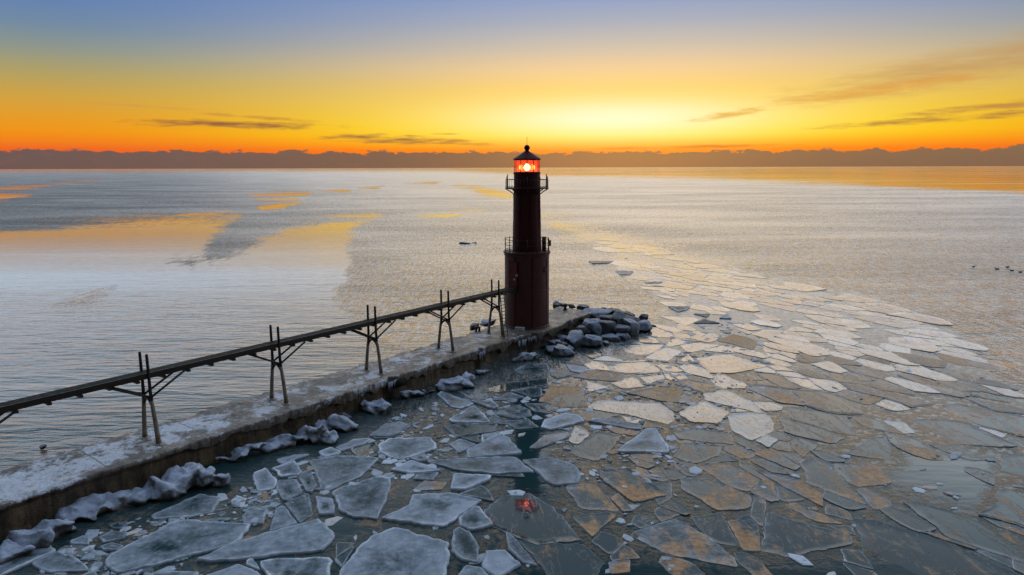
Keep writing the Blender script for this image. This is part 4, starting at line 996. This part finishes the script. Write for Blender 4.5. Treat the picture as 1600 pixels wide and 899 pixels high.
# the rest of the pack: cracked cells filling the space between the traced floes
ICE = [(-60, 960), (40, 885), (240, 812), (420, 735), (560, 690), (690, 632), (800, 592), (880, 570), (990, 535), (1040, 508), (1075, 492), (1030, 462), (1000, 436), (975, 412), (960, 396), (900, 372), (930, 368), (1000, 384), (1100, 410), (1200, 441), (1320, 463), (1420, 487), (1480, 525), (1530, 585), (1590, 632), (1700, 660), (1700, 960)]
HOLES = [[(1405, 700), (1470, 700), (1560, 712), (1552, 760), (1520, 805), (1440, 775), (1400, 765), (1375, 740), (1410, 722)],
         [(500, 800), (560, 815), (600, 825), (530, 850), (505, 830)], [(870, 870), (1150, 890), (1150, 960), (850, 960)], [(1190, 872), (1320, 870), (1400, 960), (1180, 960)],
         [(40, 900), (140, 845), (380, 765), (560, 690), (420, 735), (240, 800)], [(1262, 700), (1300, 690), (1330, 705), (1290, 722)], [(780, 690), (850, 700), (870, 770), (800, 770)]]
def inpoly(x, y, poly):
    c = False; n = len(poly)
    for i in range(n):
        a, b = poly[i], poly[(i + 1) % n]
        if (a[1] > y) != (b[1] > y) and x < (b[0] - a[0]) * (y - a[1]) / (b[1] - a[1]) + a[0]: c = not c
    return c
rn = random.Random(42); sites = []; grid = {}
AX = Vector((-0.35, 0.94)).normalized(); AY = Vector((0.94, 0.35)).normalized()
def warp(x, y, k): u, v = x * AX.x + y * AX.y, x * AY.x + y * AY.y; return u / k, v * k
def unwarp(u, v, k): u, v = u * k, v / k; return u * AX.x + v * AY.x, u * AX.y + v * AY.y
KA = 1.32
def spacing(px, py, D):
    if px < 900: return rn.uniform(0.8, 2.2)
    s = (1.0 + 0.018 * min(45, max(0, D - 25))) * (0.7 if D > 72 else 1.0)
    if px > 1080 and py > 600: s *= 1.25
    return s * rn.choice((0.55, 0.8, 1.0, 1.3, 1.9, 2.3))
for _ in range(26000):
    if len(sites) > 1800: break
    py = 330 + 640 * rn.random() ** 0.8; px = rn.uniform(-100, 1720)
    if not inpoly(px, py, ICE): continue
    if any(inpoly(px, py, h) for h in HOLES): continue
    p = at(px, py, 0); D = p.y; s = spacing(px, py, D); p = Vector(warp(p.x, p.y, KA)); key = (int(p.x // 4), int(p.y // 4)); ok = True
    for dx in (-1, 0, 1):
        for dy in (-1, 0, 1):
            for q in grid.get((key[0] + dx, key[1] + dy), ()):
                if (q[0] - p.x) ** 2 + (q[1] - p.y) ** 2 < (0.5 * (s + q[2])) ** 2 * 1.3: ok = False
    if ok:
        grid.setdefault(key, []).append((p.x, p.y, s)); sites.append((p.x, p.y, s, px, py))
cells = []
for i, (x, y, s, px, py) in enumerate(sites):
    if any(inpoly(*unwarp(x, y, KA), h) for h, *_ in traced): continue
    R0 = s * 1.25; k = rn.uniform(0, 1); el = rn.uniform(1.0, 1.35)
    poly = [(x + R0 * el * math.cos(a + k), y + R0 * math.sin(a + k)) for a in [2 * PI * j / 9 for j in range(9)]]
    for j, (x2, y2, s2, *_) in enumerate(sites):
        if i == j: continue
        dx, dy = x2 - x, y2 - y; d = math.hypot(dx, dy)
        if d > 2 * R0 + 2: continue
        f = s / (s + s2); n = (dx / d, dy / d)
        poly = clip(poly, n, n[0] * x + n[1] * y + d * (0.5 + 0.25 * (f - 0.5)) - (0.05 if px < 950 else 0.022) * rn.choice((0.5, 1, 1, 2, 4)))
        if len(poly) < 3: break
    poly = [unwarp(a, b, KA) for a, b in poly]; x, y = unwarp(x, y, KA)
    if len(poly) > 2 and area(poly) < 0: poly = poly[::-1]
    for h, *_ in traced:
        if len(poly) < 3: break
        hx, hy = centroid(h)
        if (hx - x) ** 2 + (hy - y) ** 2 > 144: continue
        best, bp = -1, []
        for a in range(len(h)):
            p, q = h[a], h[(a + 1) % len(h)]; L = math.hypot(q[0] - p[0], q[1] - p[1]) or 1e-6
            n = (-(q[1] - p[1]) / L, (q[0] - p[0]) / L)      # inward normal of the hull (ccw)
            cp = clip(poly, n, n[0] * p[0] + n[1] * p[1] - 0.07)
            ar = abs(area(cp)) if len(cp) > 2 else 0
            if ar > best: best, bp = ar, cp
        poly = bp
    if len(poly) < 3 or abs(area(poly)) < 0.16: continue
    if rn.random() < (0.14 if px > 1000 else 0.38): continue
    if px < 900: style = rn.choice('GGFFCG') if py > 600 else rn.choice('GFG')
    elif py < 560: style = rn.choice('WWWWWWW')
    elif py < 690: style = rn.choice('WWWCST') if px < 1250 else rn.choice('CCWCTW')
    if 785 < px < 868 and 560 < py < 800:
        if rn.random() < 0.5: continue
        style = 'D'  # floes in the tower's reflection take the darkened ice colour
    elif px < 900: pass
    elif py < 690: pass
    else: style = rn.choice('CCTTC') if px < 1250 else rn.choice('CCCT')
    D = y; cells.append((abs(area(poly)) / D ** 3 * 1e4, poly, style, (x, y)))
cells.sort(key=lambda c: -c[0])
NIND = 300 - len(FL)
SHAPE = {3: 'three-cornered', 4: 'four-sided', 5: 'five-sided', 6: 'six-sided', 7: 'many-sided'}
TONE = {'F': 'frosted', 'G': 'slushy grey', 'C': 'clear dark', 'T': 'clear tan-streaked', 'S': 'glow-tinted', 'W': 'pale glossy', 'M': 'clear', 'D': 'tower-darkened'}
def label_for(poly, style, c):
    A = abs(area(poly)); size = 'large' if A > 4 else 'mid-sized' if A > 1.6 else 'small' if A > 0.6 else 'tiny'
    sh = SHAPE[min(7, len(poly))]
    near = sorted(traced, key=lambda t_: (t_[3][0] - c[0]) ** 2 + (t_[3][1] - c[1]) ** 2)[:7]
    for t_ in near:
        dx, dy = c[0] - t_[3][0], c[1] - t_[3][1]
        if abs(dx) > abs(dy) * 0.8: w_ = 'right of' if dx > 0 else 'left of'
        else: w_ = 'behind' if dy > 0 else 'in front of'
        for txt in (f'{size} {TONE[style]} floe {w_} the {t_[1]}', f'{size} {sh} {TONE[style]} floe {w_} the {t_[1]}'):
            if txt not in used: used.add(txt); return txt
    return f'{size} {sh} {TONE[style]} floe {w_} the {near[0][1]}'
rest = [[], [], [], [], [], []]
for k, (_, poly, style, c) in enumerate(cells):
    if k < NIND:
        dz = 0.0
        if style in 'CWT' and k % 4 == 0:        # rafted over its neighbours
            cc = centroid(poly); poly = [(cc[0] + (q[0] - cc[0]) * 1.13, cc[1] + (q[1] - cc[1]) * 1.13) for q in poly]; dz = 0.022
        add_floe(poly, style, 1000 + k, label_for(poly, style, c), GROUP, dz=dz)
    else:
        V, F_, fa, ra, sa, ga = floe_data(poly, style, 1000 + k, step=max(0.3, math.sqrt(abs(area(poly))) * 0.12))
        b0 = len(rest[0]); rest[0] += V; rest[1] += [tuple(q + b0 for q in f) for f in F_]; rest[2] += fa; rest[3] += ra; rest[4] += sa; rest[5] += ga
if rest[0]:
    o = link('small_floes', mesh_from('small_floes', *rest, (0, 0)), M['floe']); tag(o, 'countless small ice pieces filling the gaps and far reaches of the pack', 'ice floes', kind='stuff')
print('FLOES', len(FL), len(cells), len(sites))

# brash: crumbs of ice between the floes
rn = random.Random(5); br = [[], [], [], [], [], []]
BR = [(SLUSH[0][0], 2800), (SLUSH[1][0], 700), (ICE, 500)]
for poly, cnt in BR:
    xs = [p[0] for p in poly]; ys = [p[1] for p in poly]
    for _ in range(cnt):
        px, py = rn.uniform(min(xs), max(xs)), rn.uniform(min(ys), max(ys))
        if not inpoly(px, py, poly): continue
        p = at(px, py, 0); r = rn.choice((0.05, 0.07, 0.10, 0.16, 0.25)) * rn.uniform(0.7, 1.3) * (1 + max(0, p.y - 40) * 0.015)
        if any(inpoly(p.x, p.y, h) for h, *_ in traced) and rn.random() < 0.93: continue
        n = rn.randint(4, 6); zt = rn.uniform(0.015, 0.045); b0 = len(br[0]); an = rn.uniform(0, 6); ex = rn.uniform(1, 2.2)
        st = rn.random() < (0.25 if px > 900 else 0.05); fv = rn.uniform(0.25, 0.8)  # some crumbs also get the painted glow tint
        pts = []
        for k in range(n):
            a = 2 * PI * k / n + rn.uniform(-.3, .3); u, v = r * ex * math.cos(a) * rn.uniform(0.6, 1.3), r * math.sin(a) * rn.uniform(0.6, 1.3)
            pts.append((p.x + u * math.cos(an) - v * math.sin(an), p.y + u * math.sin(an) + v * math.cos(an)))
        br[0] += [(q[0], q[1], -0.05) for q in pts] + [(q[0], q[1], zt * 0.7) for q in pts] + [(p.x + (q[0] - p.x) * 0.7, p.y + (q[1] - p.y) * 0.7, zt + rn.uniform(0, 0.02)) for q in pts]
        for L_ in (0, 1):
            for k in range(n): j = (k + 1) % n; br[1].append((b0 + L_ * n + k, b0 + L_ * n + j, b0 + (L_ + 1) * n + j, b0 + (L_ + 1) * n + k))
        br[1].append(tuple(b0 + 2 * n + k for k in range(n)))
        br[2] += [fv] * (3 * n); br[3] += [rn.uniform(0, 0.7)] * (3 * n); br[4] += [0.9 if st else 0.0] * (3 * n); br[5] += [1.0] * (3 * n)
o = link('brash_ice', mesh_from('brash_ice', *br, (0, 0)), M['floe']); o.data.polygons.foreach_set('use_smooth', [False] * len(o.data.polygons)); tag(o, 'loose crumbs of brash ice floating between the floes', 'ice', kind='stuff')

# ------------------------------------------------------------------ small things
p = at(883, 484, 1.5)
bm = bmesh.new(); lathe(bm, [(0.20, 0), (0.20, 0.06), (0.13, 0.08), (0.12, 0.36), (0.24, 0.42), (0.25, 0.50), (0.16, 0.56), (0, 0.57)], 16)
tube(bm, [(-0.42, 0, 0.44), (0.42, 0, 0.44)], 0.07, 8)
tag(finish(bm, 'mooring_bollard', M['iron'], None, p, smooth=False), 'dark cross-armed mooring bollard near the far pier edge right of the tower', 'bollard')
for k, (px, py, lab) in enumerate(((744, 518, 'left one of two short iron stubs on the pier behind the last trestle'), (749, 518, 'right one of two short iron stubs on the pier behind the last trestle'))):
    bm = bmesh.new(); lathe(bm, [(0.10, 0), (0.09, 0.30), (0.12, 0.33), (0.10, 0.40), (0, 0.41)], 12)
    tag(finish(bm, 'iron_stub', M['iron'], None, at(px, py, 1.5), smooth=False), lab, 'post', 'iron stubs on the pier')
def bird_mesh():
    bm = bmesh.new()
    tube(bm, [(-0.55, 0, 0.20), (-0.42, 0, 0.14), (-0.2, 0, 0.10), (0.1, 0, 0.10), (0.32, 0, 0.14), (0.40, 0, 0.24), (0.42, 0, 0.36), (0.47, 0, 0.42), (0.56, 0, 0.40), (0.68, 0, 0.37)], 0.1, 10, True, [0.02, 0.08, 0.17, 0.18, 0.13, 0.075, 0.065, 0.085, 0.05, 0.018])
    me = bpy.data.meshes.new('duck'); bmesh.ops.recalc_face_normals(bm, faces=bm.faces)
    for f in bm.faces: f.smooth = True
    bm.to_mesh(me); bm.free(); me.materials.append(M['dark']); return me
dm = bird_mesh(); dm.transform(Matrix.Scale(0.6, 4))
for px, py, rz, lab in ((1521, 417.5, 0.3, 'dark duck swimming apart at the left of the five'), (1558, 421, 2.8, 'dark duck second from the left on the ruffled water'), (1574, 418, 0.2, 'dark duck farthest out of the five on the water'),
                        (1581, 423.5, 3.0, 'dark duck second from the right on the ruffled water'), (1594, 426, 0.1, 'dark duck nearest the right edge of the photo')):
    o = bpy.data.objects.new('duck', dm); COL.objects.link(o); o.location = at(px, py, 0); o.rotation_euler = (0, 0, rz); tag(o, lab, 'duck', 'ducks swimming on the lake')
